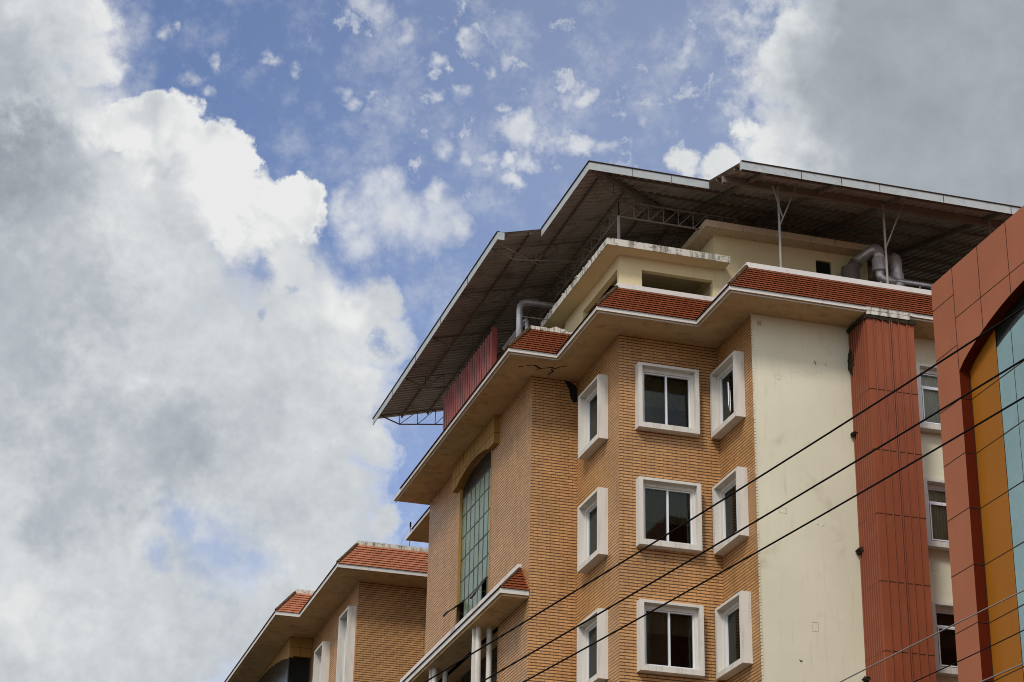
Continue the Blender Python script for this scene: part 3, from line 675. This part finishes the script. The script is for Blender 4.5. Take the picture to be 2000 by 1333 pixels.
# ================================================================== red metal shaft on the plaster wall
sx0, sx1, sy0, sy1, sz = 23.63, 25.02, 46.42, 47.548, 25.16
sh = thing('metal_shaft', 'red sheet-metal service shaft with standing seams running down the cream wall under the eave', 'service shaft', (24.3, 47.0, 0))
t = MB(); t.box(sx0, sx1, sy0, sy1, 0, sz); body = t.build('shaft_casing', M['shaft'], sh)
t = MB()
for x in (23.82, 24.07, 24.29, 24.345, 24.55, 24.79): t.box(x - .012, x + .012, sy0 - .045, sy0 - .0005, 0, sz - .01)
for y in (46.56, 46.68, 46.80, 46.92, 47.05, 47.18, 47.31, 47.44): t.box(sx0 - .035, sx0 - .0005, y - .016, y + .016, 0, sz - .01)
t.build('seam', mat('red_seam', (.24, .07, .035, 1), .5, .4), sh)
jz = [23.06, 21.35, 19.58, 17.76, 15.93, 14.1, 12.3]
for z in jz:
    t = MB(); t.box(sx0 - .004, sx1 + .004, sy0 - .006, sy0 - .0012, z, z + .018); t.box(sx0 - .006, sx0 - .0012, sy0, sy1, z, z + .018)
    t.build('seam_joint', M['joint'], sh)
t = MB(); n = 22
for i in range(n):
    x = 23.60 + (25.09 - 23.60) * i / n; t.box(x, x + (25.09 - 23.60) / n, 46.385 - random.uniform(0, .03), 46.44, 25.13 - random.uniform(0, .05), 25.20 + random.uniform(-.01, .03))
for i in range(14):
    y = 46.44 + 1.1 * i / 14; t.box(23.585 - random.uniform(0, .03), 23.64, y, y + 1.1 / 14, 25.13 - random.uniform(0, .04), 25.21)
t.build('top_flashing', M['foam'], sh)
def lump(name, c, r, parent, seed):
    rnd = random.Random(seed); bm = bmesh.new(); bmesh.ops.create_icosphere(bm, subdivisions=3, radius=1)
    for v in bm.verts:
        q = v.co.copy(); f = 1 + .28 * math.sin(q.x * 5 + seed) * math.sin(q.z * 6 + seed * 2) + rnd.uniform(-.10, .10)
        v.co = Vector((q.x * r[0] * f, q.y * r[1] * f, q.z * r[2] * f))
    me = bpy.data.meshes.new(name); bm.to_mesh(me); bm.free(); me.materials.append(M['foam'])
    o = bpy.data.objects.new(name, me); C.objects.link(o); o.parent = parent; o.location = Vector(c) - parent.location
    return o
for i, (z, rx, rz) in enumerate(((24.2, .055, .34), (22.13, .10, .055), (18.86, .115, .10), (15.45, .12, .07))): lump('foam_lump', (23.60, 47.42, z), (rx, .14, rz), sh, i)
t = MB(); t.box(23.60, 24.98, 46.345, 46.36, 25.325, 25.437); t.box(23.63, 24.9, 46.352, 46.43, 25.21, 25.32); t.build('patched_fascia', M['stain'], sh)

# ================================================================== steel canopy over the roof
cn = thing('roof_canopy', 'large corrugated sheet canopy on steel trusses and posts above the brick building roof', 'canopy', (21, 54, 26.7))
SL = .26
def zA(y): return 29.80 + SL * (y - 48.7)
def zB(x): return 29.80 + SL * (x - 16.54)
YE = 62.0; XE = 27.0; RB = .25
t = MB(); tt = .028
def rib_profile(a, b):
    q = []; u = a
    while u < b - 1e-6:
        for f, h in ((0, 0), (.60, 0), (.66, -.034), (.90, -.034)): 
            if u + f * RB < b: q.append((u + f * RB, h))
        u += RB
    q.append((b, 0)); return q
def sheetA(x0, x1, ye):
    pr = rib_profile(x0, x1)
    for (xa, ha), (xb, hb) in zip(pr, pr[1:]):
        ya, yb = min(YE, xa + 32.16), min(YE, xb + 32.16)
        if ya <= ye and yb <= ye: continue
        ya = max(ya, ye); yb = max(yb, ye)
        t.face([(xa, ye, zA(ye) + ha), (xa, ya, zA(ya) + ha), (xb, yb, zA(yb) + hb), (xb, ye, zA(ye) + hb)], 0)
        t.face([(xa, ye, zA(ye) + ha + tt), (xb, ye, zA(ye) + hb + tt), (xb, yb, zA(yb) + hb + tt), (xa, ya, zA(ya) + ha + tt)], 1)
def sheetB(y0, y1, xe):
    pr = rib_profile(y0, y1)
    for (ya, ha), (yb, hb) in zip(pr, pr[1:]):
        xa, xb = min(XE, ya - 32.16), min(XE, yb - 32.16)
        if xa <= xe and xb <= xe: continue
        xa = max(xa, xe); xb = max(xb, xe)
        t.face([(xe, ya, zB(xe) + ha), (xe, yb, zB(xe) + hb), (xb, yb, zB(xb) + hb), (xa, ya, zB(xa) + ha)], 0)
        t.face([(xe, ya, zB(xe) + ha + tt), (xa, ya, zB(xa) + ha + tt), (xb, yb, zB(xb) + hb + tt), (xe, yb, zB(xe) + hb + tt)], 1)
sheetA(16.54, 20.09, 48.7); sheetA(20.09, 33.5, 46.25)
sheetB(48.7, 53.1, 16.54); sheetB(53.1, 68.75, 15.17)
t.build('roof_sheet', [M['sheet'], M['sheet_top']], cn)
def fascia(a, b, z, h=.235, cap=.03):
    q = MB(); (xa, ya), (xb, yb) = a, b
    if abs(xa - xb) < 1e-6:
        q.box(xa - .02, xa, min(ya, yb), max(ya, yb), z - h, z); q.box(xa - .045, xa + .06, min(ya, yb) - .02, max(ya, yb), z + .001, z + cap, 1)
    else:
        q.box(xa, xb, ya - .02, ya, z - h, z); q.box(xa - .02, xb, ya - .045, ya + .06, z + .001, z + cap, 1)
    q.build('fascia', [M['gutter'], M['joint']], cn)
fascia((16.54, 48.70), (16.54, 53.08), 29.80); fascia((16.52, 48.70), (20.10, 48.70), 29.80)
fascia((20.07, 46.25), (33.5, 46.25), zA(46.25)); fascia((15.17, 53.0), (15.17, 68.75), zB(15.17))
q = MB(); q.box(15.15, 15.36, 52.98, 53.0, zB(15.17) - .235, zB(15.17)); q.build('fascia_return', M['gutter'], cn)
q = MB(); q.box(20.05, 20.07, 46.23, 46.36, zA(46.25) - .235, zA(46.25) + .02)
q.build('fascia_return', M['gutter'], cn)
q = MB()     # joints between the gutter sheets
for x in (21.8, 23.0, 24.15, 26.1, 28.2): q.box(x, x + .014, 46.223, 46.229, zA(46.25) - .233, zA(46.25) - .002)
for x in (17.8, 18.95): q.box(x, x + .012, 48.673, 48.679, 29.57, 29.795)
for y in (56.2, 59.4, 62.6, 65.8): q.box(15.143, 15.149, y, y + .03, zB(15.17) - .233, zB(15.17) - .002)
q.build('fascia_joint', M['joint'], cn)
# purlins and rafters
q = MB()
def bar(mb, a, b, wd=.05, hd=.10):
    a = Vector(a); b = Vector(b); d = (b - a).normalized(); s = d.cross(Vector((0, 0, 1))).normalized() * wd / 2; u = s.cross(d).normalized() * hd / 2
    c = [-s - u, s - u, s + u, -s + u]
    for i in range(4): mb.face([a + c[i], a + c[(i + 1) % 4], b + c[(i + 1) % 4], b + c[i]])
    mb.face([a + c[3], a + c[2], a + c[1], a + c[0]]); mb.face([b + v for v in c])
for i in range(12):
    y = 46.9 + i * 1.3; x0 = 20.12 if y < 48.7 else y - 32.16 + .05
    if x0 < 33: bar(q, (x0, y, zA(y) - .05), (33.4, y, zA(y) - .05), .05, .08)
bar(q, (20.12, 47.75, zA(47.75) - .16), (33.4, 47.75, zA(47.75) - .16), .12, .2)
for x in (16.2, 17.15, 18.3, 19.5, 20.8, 22.2, 24.0):
    ye = 68.7; y0 = max(53.15 if x < 16.54 else 48.8, x + 32.2); bar(q, (x, y0, zB(x) - .05), (x, ye, zB(x) - .05), .05, .08)
q.build('purlin', M['steel'], cn)
q = MB()
for x in (20.9, 23.0, 25.1, 28.2, 31.2):
    bar(q, (x, 46.35, zA(46.35) - .10), (x, min(YE, x + 32.1), zA(min(YE, x + 32.1)) - .10), .07, .12)
bar(q, (16.7, 48.86, 29.72), (27, 59.16, 32.38), .12, .16); bar(q, (17.1, 49.26, 29.945), (27, 59.16, 32.52), .7, .02)
q.build('rafter', M['steel'], cn)
def truss(p0, p1, z0b, z1b, z0t, z1t, n, r=.022, start=.7):
    """bottom chord, inclined top chord, webs"""
    q = MB(); p0 = Vector(p0); p1 = Vector(p1)
    def B(f): return Vector((*(p0.lerp(p1, f)).xy, z0b + (z1b - z0b) * f))
    def T(f): return Vector((*(p0.lerp(p1, f)).xy, z0t + (z1t - z0t) * f))
    f0 = start / (p1 - p0).length if start else 0
    q.tube([T(0), T(1)], r, 4); q.tube([T(0), B(f0), B(1)] if start else [B(0), B(1)], r, 4)
    for i in range(n + 1):
        f = f0 + (1 - f0) * i / n; q.tube([B(f), T(f)], r * .6, 4)
        if i < n: q.tube([B(f), T(f0 + (1 - f0) * (i + 1) / n)], r * .6, 4)
    return q.build('truss', M['steel'], cn)
for y in (67.95, 64.35, 60.75, 57.15, 53.85):
    truss((15.25, y, 0), (22.5, y, 0), 28.97, 29.9, 29.30, 31.15, 10, .026)
truss((17.88, 50.05, 0), (21.5, 50.05, 0), 28.98, 28.98, 29.48, 29.48, 8, .028, 0)
truss((17.88, 50.05, 0), (17.88, 66, 0), 28.98, 28.98, 29.48, 29.48, 20, .028, 0)
truss((21.6, 56.5, 0), (33, 56.5, 0), 30.2, 30.2, 30.7, 30.7, 16, .028, 0)
truss((16.8, 48.96, 0), (22, 54.16, 0), 29.35, 30.6, 29.72, 31.05, 9, .02, .4)
# posts
def post(x, y, z0, z1, r=.035):
    q = MB(); q.tube([(x, y, z0), (x, y, z1)], r, 10); q.box(x - .1, x + .1, y - .1, y + .1, z0 - .001, z0 + .012); return q.build('post', M['post'], cn)
post(17.88, 50.06, 27.972, 29.0, .045); post(21.64, 47.42, 26.701, 29.25); post(24.85, 47.42, 26.701, 29.25); post(28.2, 47.42, 26.701, 29.25)
q = MB()
q.tube([(21.64, 47.42, 28.02), (22.17, 47.30, 29.36)], .022, 6); q.tube([(21.74, 47.40, 28.30), (21.36, 47.15, 29.10)], .022, 6)
q.build('brace', M['post'], cn)
q = MB(); q.tube([(24.85, 47.42, 27.86), (25.44, 47.30, 29.36)], .022, 6); q.build('brace', M['post'], cn)
q = MB(); q.tube([(20.9, 51.5, 29.3), (21.4, 51.0, 30.2)], .02, 6); q.tube([(15.3, 53.2, 29.15), (17.6, 54.4, 29.0)], .016, 6); q.tube([(17.6, 54.4, 29.0), (21, 56.0, 29.6)], .016, 6); q.build('brace', M['steel'], cn)

# ================================================================== things on the roof
t = MB(); n = 84; y0, y1 = 57.25, 63.1; pr = None
for i in range(n + 1):
    y = y0 + (y1 - y0) * i / n; f = i % 4; x = 16.30 if f in (0, 1) else 16.40
    if pr is not None:
        t.face([(x, y, 26.665), (pr[0], pr[1], 26.665), (pr[0], pr[1], 28.33), (x, y, 28.33)]); t.face([(pr[0] + .006, pr[1], 26.665), (x + .006, y, 26.665), (x + .006, y, 28.33), (pr[0] + .006, pr[1], 28.33)])
        t.face([(pr[0], pr[1], 28.33), (x, y, 28.33), (x + .006, y, 28.33), (pr[0] + .006, pr[1], 28.33)])
    pr = (x, y)
t.box(16.25, 16.42, y0 - .03, y0 - .001, 26.665, 28.36)
for i in range(21):
    y = y0 + (y1 - y0) * (4 * i + 2.55) / n; t.box(16.325, 16.335, y - .012, y + .045, 26.67, 28.325, 1)  # dark strips paint the shade in the rib valleys
tag(t.build('corrugated_screen', [M['maroon'], M['joint']]), 'maroon corrugated sheet screen standing behind the left eave under the canopy', 'metal screen')

def bend(pts, r, n=6):
    """polyline with rounded corners"""
    pts = [Vector(p) for p in pts]; out = [pts[0]]
    for a, b, c in zip(pts, pts[1:], pts[2:]):
        d0 = (a - b).normalized(); d1 = (c - b).normalized(); p0 = b + d0 * r; p1 = b + d1 * r
        for i in range(n + 1):
            f = i / n; out.append(p0.lerp(b, f).lerp(b.lerp(p1, f), f))
    return out + [pts[-1]]
d1 = thing('exhaust_duct', 'slim galvanised pipe rising behind the far tiled parapet and bending right under the canopy', 'duct', (16.70, 55.9, 26.56), 'silver exhaust ducts on the roof')
t = MB(); t.tube(bend([(16.74, 55.9, 26.56), (16.74, 55.9, 28.73), (19.6, 55.9, 28.73)], .30), .10, 14); t.build('pipe', M['duct'], d1, smooth=True)
t = MB(); t.tube([(16.74, 55.9, 28.30), (16.74, 55.9, 28.33)], .106, 14); t.tube([(17.1, 55.9, 28.73), (17.13, 55.9, 28.73)], .106, 14); t.build('collar', M['duct'], d1)
d2 = thing('exhaust_duct', 'thinner half-hidden pipe just right of the slim silver pipe behind the far parapet', 'duct', (17.03, 56.0, 26.56), 'silver exhaust ducts on the roof')
t = MB(); t.tube(bend([(17.05, 56.1, 26.56), (17.05, 56.1, 28.30), (17.05, 58.6, 28.30)], .2), .06, 12); t.build('pipe', M['duct'], d2, smooth=True)
t = MB(); t.tube([(17.05, 56.1, 27.60), (17.05, 56.1, 27.63)], .066, 12); t.build('collar', M['duct'], d2)
rl = thing('guard_rail', 'thin grey pipe rail beside the slim silver pipe behind the far parapet', 'railing', (16.7, 55.3, 26.56))
t = MB(); t.tube([(16.52, 55.0, 26.56), (16.52, 55.0, 27.80)], .014, 6); t.build('upright', M['post'], rl)
t = MB(); t.tube([(16.52, 55.0, 27.80), (17.55, 55.0, 27.80)], .016, 6); t.build('rail', M['post'], rl)

d3 = thing('exhaust_duct', 'large silver duct with a wide collar and elbow behind the right-hand white coping', 'duct', (25.42, 49.0, 26.70), 'silver exhaust ducts on the roof')
t = MB(); t.tube(bend([(25.44, 49.0, 28.30), (25.44, 49.0, 28.76), (24.94, 49.66, 28.40)], .26, 8), .16, 20); t.build('elbow', M['duct'], d3, smooth=True)
t = MB(); t.tube([(25.44, 49.0, 27.96), (25.44, 49.0, 28.34)], .205, 24); t.build('collar', M['duct'], d3, smooth=False)
t = MB(); t.tube(bend([(25.44, 49.0, 27.98), (25.44, 49.0, 27.72), (25.90, 49.0, 27.72)], .19, 8), .13, 16, radii=None); t.build('lower_elbow', M['duct'], d3, smooth=True)
t = MB(); t.tube([(25.78, 49.0, 27.745), (29.5, 49.0, 27.745)], .075, 14); t.build('branch_pipe', M['duct'], d3, smooth=True)
t = MB()
for f in (26.2, 27.1, 28.1): t.tube([(f, 49.0, 27.745), (f + .02, 49.0, 27.745)], .083, 14)
t.tube([(25.46, 49.0, 26.70), (25.46, 49.0, 27.68)], .03, 6); t.tube([(26.7, 49.0, 26.70), (26.7, 49.0, 27.7)], .02, 6); t.build('bracket', M['duct'], d3)
d4 = thing('exhaust_duct', 'second silver duct just right of the large one, its top bent back', 'duct', (26.1, 49.3, 26.70), 'silver exhaust ducts on the roof')
t = MB(); t.tube(bend([(26.06, 49.15, 26.70), (26.06, 49.15, 28.62), (26.06, 50.6, 28.66)], .26, 8), .165, 20); t.build('pipe', M['duct'], d4, smooth=True)
t = MB(); t.tube([(26.06, 49.15, 26.72), (26.06, 49.15, 28.02)], .205, 24); t.build('collar', M['duct'], d4)
fan = thing('fan_housing', 'dark round fan housing against the upper wall where the large duct ends', 'fan', (24.9, 49.6, 26.7))
t = MB(); t.tube([(24.86, 49.68, 27.0), (24.86, 49.68, 28.28)], .27, 24); t.build('drum', M['duct_dark'], fan, smooth=False)
t = MB(); t.tube([(24.90, 49.72, 28.20), (25.02, 49.56, 28.46)], .20, 16); t.build('inlet', M['duct_dark'], fan, smooth=True)
t = MB(); t.box(24.65, 25.05, 49.45, 49.9, 26.70, 27.0); t.build('stand', M['duct_dark'], fan)

an = thing('antenna', 'thin upright rooftop antenna mast above the left building beside the small eave', 'antenna', (18.09, 74.5, 26.7))
t = MB(); t.tube([(18.09, 74.5, 26.7), (18.09, 74.5, 27.62)], .014, 6); t.build('mast', M['cable'], an)
t = MB(); t.tube([(18.09, 74.5, 27.56), (18.09, 74.5, 27.74)], .035, 8); t.build('aerial_head', M['cable'], an)
t = MB(); t.tube([(18.09, 74.5, 27.6), (17.9, 74.6, 27.2), (17.74, 74.7, 26.75)], .004, 4); t.build('lead', M['cable'], an)

# ================================================================== left building
lb = thing('brick_building', 'tan brick building at lower left with pale clay-tiled roof edge and tall narrow windows', 'building', (16.26, 74.87, 0))
w = MB(); wall_a(w, 74.87, 16.26, 30, 0, ZS); w.build('end_wall', M['brick'], lb)
w = MB(); wall_b(w, 16.26, 74.87, 83.45, 0, ZS, [(75.15, 76.65, 14, 24.30), (79.65, 81.15, 17.5, 24.12)]); w.build('side_wall', M['brick'], lb)
w = MB(); w.box(15.33, 15.5, 83.47, 110, 0, ZS); w.box(15.5, 30, 83.47, 110, 0, ZS - .002); w.build('rear_wing_wall', M['dark_glass'], lb)
w = MB(); w.face([(30, 74.87, 0), (30, 110, 0), (30, 110, ZS), (30, 74.87, ZS)]); w.build('hidden_side_wall', M['brick'], lb)
OUT2 = [(30.6, 110), (14.15, 110), (14.15, 80.5), (15.12, 80.5), (15.12, 73.52), (30.6, 73.52)]
e = MB(); e.prism(OUT2, 25.325, 25.47, 0, 1); e.prism([(30.59, 109.9)] + [(14.27, 109.9)] + [(x + .12, y + .12) for x, y in OUT2[2:-1]] + [(30.59, 73.64)], ZS, 25.322, 1)
e.build('eave', [M['white'], M['soffit']], lb)
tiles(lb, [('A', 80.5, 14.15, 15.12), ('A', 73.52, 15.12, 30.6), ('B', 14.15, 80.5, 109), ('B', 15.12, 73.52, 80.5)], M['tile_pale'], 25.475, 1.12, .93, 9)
for x, y in ((14.15, 80.5), (15.12, 73.52)):
    h = MB(); hip_caps(h, (x + .01, y + .01, 25.52), (x + .9, y + .9, 26.60), 13, .06); h.build('hip_ridge', M['ridge'], lb)
k = MB(); T2 = [(30.0, 109)] + [(15.08, 109), (15.08, 81.43), (16.05, 81.43), (16.05, 74.45)] + [(30.0, 74.45)]; k.prism([(x + .02, y + .02) for x, y in T2], 25.48, 26.595); k.prism(T2, 26.597, 26.76)
k.build('coping', M['stain'], lb)
for (ya, yb, zb2, zt2) in ((75.07, 76.72, 14.0, 24.36), (79.58, 81.26, 17.4, 24.18)):
    f = MB(); b = .13; xo = 15.95
    f.box(xo, 16.36, ya, ya + b, zb2, zt2); f.box(xo, 16.36, yb - b, yb, zb2, zt2); f.box(xo, 16.36, ya + b, yb - b, zt2 - .1, zt2); f.box(xo, 16.36, ya + b, yb - b, zb2, zb2 + .14)
    o = f.build('tall_window', M['frame'], lb)
    g = MB(); g.box(16.22, 16.25, ya + b, ya + b + .05, zb2 + .14, zt2 - .1); g.box(16.22, 16.25, (ya + yb) / 2 - .03, (ya + yb) / 2 + .03, zb2 + .14, zt2 - .15); g.box(16.22, 16.25, yb - b - .05, yb - b, zb2 + .14, zt2 - .1); g.box(16.22, 16.25, ya + b + .05, yb - b - .05, zt2 - .15, zt2 - .1)
    g.build('sash', M['alu'], o)
    g = MB(); g.box(16.252, 16.262, ya + b, yb - b, zb2 + .14, zt2 - .1); g.build('pane', M['glass'], o)
    g = MB(); g.box(16.37, 16.5, ya + .05, yb - .05, zb2, zt2); g.build('room', M['dark'], o)
so2 = arch_surround(lb, 15.49, .17, 83.30, 104, ZS, 24.42, 25.18, 83.6, 98.0, M['tan_panel'], [83.3 + .62 * i for i in range(1, 30)])
t = MB(); t.box(15.493, 16.25, 83.303, 83.46, 24.48, ZS - .003); t.build('cladding_return', M['tan_panel'], lb)
t = MB(); t.box(15.33, 16.25, 83.295, 83.298, 24.85, 24.862); t.box(15.78, 15.79, 83.295, 83.298, 24.48, ZS - .01); t.build('joint', M['joint'], so2)
t = MB(); t.box(15.335, 15.37, 83.44, 83.469, 10, 24.48); t.box(16.2, 16.258, 83.40, 83.468, 10, 24.48); t.build('corner_trim', M['mullion'], lb)

# ================================================================== panel-clad building at the right edge
rb = thing('panel_building', 'terracotta panel-clad building at the right edge with arched recess of ochre and teal', 'building', (22.64, 41.0, 0))
RX, RY, RZ = 22.64, 41.0, 23.48
XI = 22.91
def arch_z(y):      # arch springs at y = 39.95 and y = 31.9, crown in between
    t = (y - 39.95) / (31.90 - 39.95); t = min(max(t, 0), 1); return 20.82 + .98 * (math.sin(math.pi * t)) ** .75
ys = [39.95 + (31.90 - 39.95) * (i / 40) for i in range(41)]
t = MB()
t.face([(RX, RY, 0), (RX, 39.95, 0), (RX, 39.95, RZ), (RX, RY, RZ)])
for a, b in zip(ys, ys[1:]):
    t.face([(RX, a, arch_z(a)), (RX, b, arch_z(b)), (RX, b, RZ), (RX, a, RZ)])
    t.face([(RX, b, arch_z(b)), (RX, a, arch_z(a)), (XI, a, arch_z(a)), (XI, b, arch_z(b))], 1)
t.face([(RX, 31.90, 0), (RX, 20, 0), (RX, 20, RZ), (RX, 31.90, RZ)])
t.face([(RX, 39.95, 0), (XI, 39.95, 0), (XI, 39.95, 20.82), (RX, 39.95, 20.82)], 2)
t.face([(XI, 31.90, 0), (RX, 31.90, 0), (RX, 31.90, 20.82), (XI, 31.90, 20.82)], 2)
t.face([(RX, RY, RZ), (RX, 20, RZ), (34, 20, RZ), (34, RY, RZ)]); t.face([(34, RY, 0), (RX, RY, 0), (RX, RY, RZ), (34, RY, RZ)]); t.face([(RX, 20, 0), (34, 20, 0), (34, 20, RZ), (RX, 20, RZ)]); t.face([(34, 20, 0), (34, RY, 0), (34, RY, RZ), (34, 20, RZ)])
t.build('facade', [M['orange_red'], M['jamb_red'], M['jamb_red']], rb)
t = MB(); t.face([(XI, 39.95, 0), (XI, 38.67, 0), (XI, 38.67, 21.5), (XI, 39.95, 21.5)]); t.face([(XI, 33.18, 0), (XI, 31.90, 0), (XI, 31.90, 21.5), (XI, 33.18, 21.5)])
t.build('ochre_cladding', M['orange'], rb)
def tz(y): return 20.93 + (arch_z(y) - 21.40) * 1.0
g = MB(); ty = [38.67 - .68 * i for i in range(9)] ; tzs = [20.15, 18.81, 17.48, 16.15, 14.81, 13.5, 12.2]
for a, b in zip(ty, ty[1:]):
    m_ = (a + b) / 2
    g.face([(XI - .001, a - .008, 20.16), (XI - .001, b + .008, 20.16), (XI - .001, b + .008, tz(b)), (XI - .001, m_, tz(m_)), (XI - .001, a - .008, tz(a))])
    for z0, z1 in zip(tzs[1:], tzs):
        d = random.uniform(-.003, .003); g.face([(XI - .001 + d, a - .008, z0 + .01), (XI - .001 - d, b + .008, z0 + .01), (XI - .001 - d, b + .008, z1 - .01), (XI - .001 + d, a - .008, z1 - .01)])
gg = g.build('teal_glazing', M['teal_glass'], rb)
g = MB(); g.face([(XI + .012, 38.67, 0), (XI + .012, 33.18, 0), (XI + .012, 33.18, 22.5), (XI + .012, 38.67, 22.5)]); g.build('head_glass_dark_reflection', M['dark_glass'], gg)  # dark sheet paints the arch soffit's reflection above the teal panes
j = MB(); w_ = .009
for z in (22.79, 21.49, 20.15, 18.81, 17.48, 16.14, 14.81, 13.48, 12.15): j.box(RX - .004, RX - .001, 39.95, RY, z - w_, z + w_)
for y in (39.95,): j.box(RX - .0045, RX - .0012, y - w_, y + w_, 0 + 20.82, RZ)
for y in (38.73, 37.41, 36.1, 34.8, 33.5, 32.2): j.box(RX - .0045, RX - .0012, y - w_, y + w_, arch_z(y), RZ)
j.box(RX - .004, RX - .001, 20, 39.95 - w_, 22.17 - w_, 22.17 + w_)
for z in (20.15, 18.81, 17.48, 16.15, 14.81, 13.5, 12.2):
    j.box(XI - .005, XI - .002, 38.67, 39.95, z - w_, z + w_); j.box(RX, XI, 39.94, 39.948, z - w_, z + w_); j.box(XI - .0065, XI - .0035, 33.2, 38.67, z - .012, z + .012)
j.box(XI - .01, XI - .0055, 39.92, 39.949, 0, 20.8); j.box(XI - .0052, XI - .0022, 38.66, 38.68, 0, 21.38)
for y in ty[1:]: j.box(XI - .0058, XI - .0025, y - .009, y + .009, 12, tz(y))
j.build('panel_joint', M['joint'], rb)

# ================================================================== overhead wires (street side, between poles outside the view)
def wire(label, P, r, mt, grp):
    P = [Vector(p) for p in P]; d = (P[2] - P[0]).length; s = (P[1] - P[0]).length / d
    def q(t):    # quadratic through the three points
        a = P[0] * ((t - s) * (t - 1) / (s)); b = P[1] * (t * (t - 1) / (s * (s - 1))); c = P[2] * (t * (t - s) / (1 - s)); return a + b + c
    mb = MB(); mb.tube([q(-1.0 + 3.2 * i / 60) for i in range(61)], r, 6)
    return tag(mb.build('overhead_wire', mt, smooth=True), label, 'wire', grp)
G = 'overhead wires crossing the view'
wire('thick black overhead wire, the highest one across the brick facade', [(6.14, 24.27, 8.09), (7.81, 21.17, 9.0), (9.53, 15.54, 9.82)], .0108, M['cable'], G)
wire('thick black overhead wire, second from the top across the facade', [(6.66, 23.56, 7.97), (7.85, 21.30, 8.59), (9.59, 15.73, 9.38)], .0108, M['cable'], G)
wire('thick black overhead wire, third from the top, below the other two thick ones', [(7.03, 23.04, 7.88), (7.88, 21.38, 8.29), (9.64, 15.86, 9.06)], .0105, M['cable'], G)
wire('pale grey wire crossing the foot of the red shaft at lower right', [(9.15, 19.02, 7.09), (9.53, 17.71, 7.27), (9.82, 16.44, 7.39)], .0075, M['cable_grey'], G)
wire('thin black wire just below the upper pale wire at lower right', [(9.48, 18.07, 6.89), (9.68, 17.31, 6.97), (9.84, 16.54, 7.04)], .006, M['cable'], G)
wire('short pale wire in the bottom right corner over the ochre panels', [(9.74, 17.21, 6.71), (9.80, 16.91, 6.73), (9.86, 16.62, 6.75)], .0075, M['cable_grey'], G)
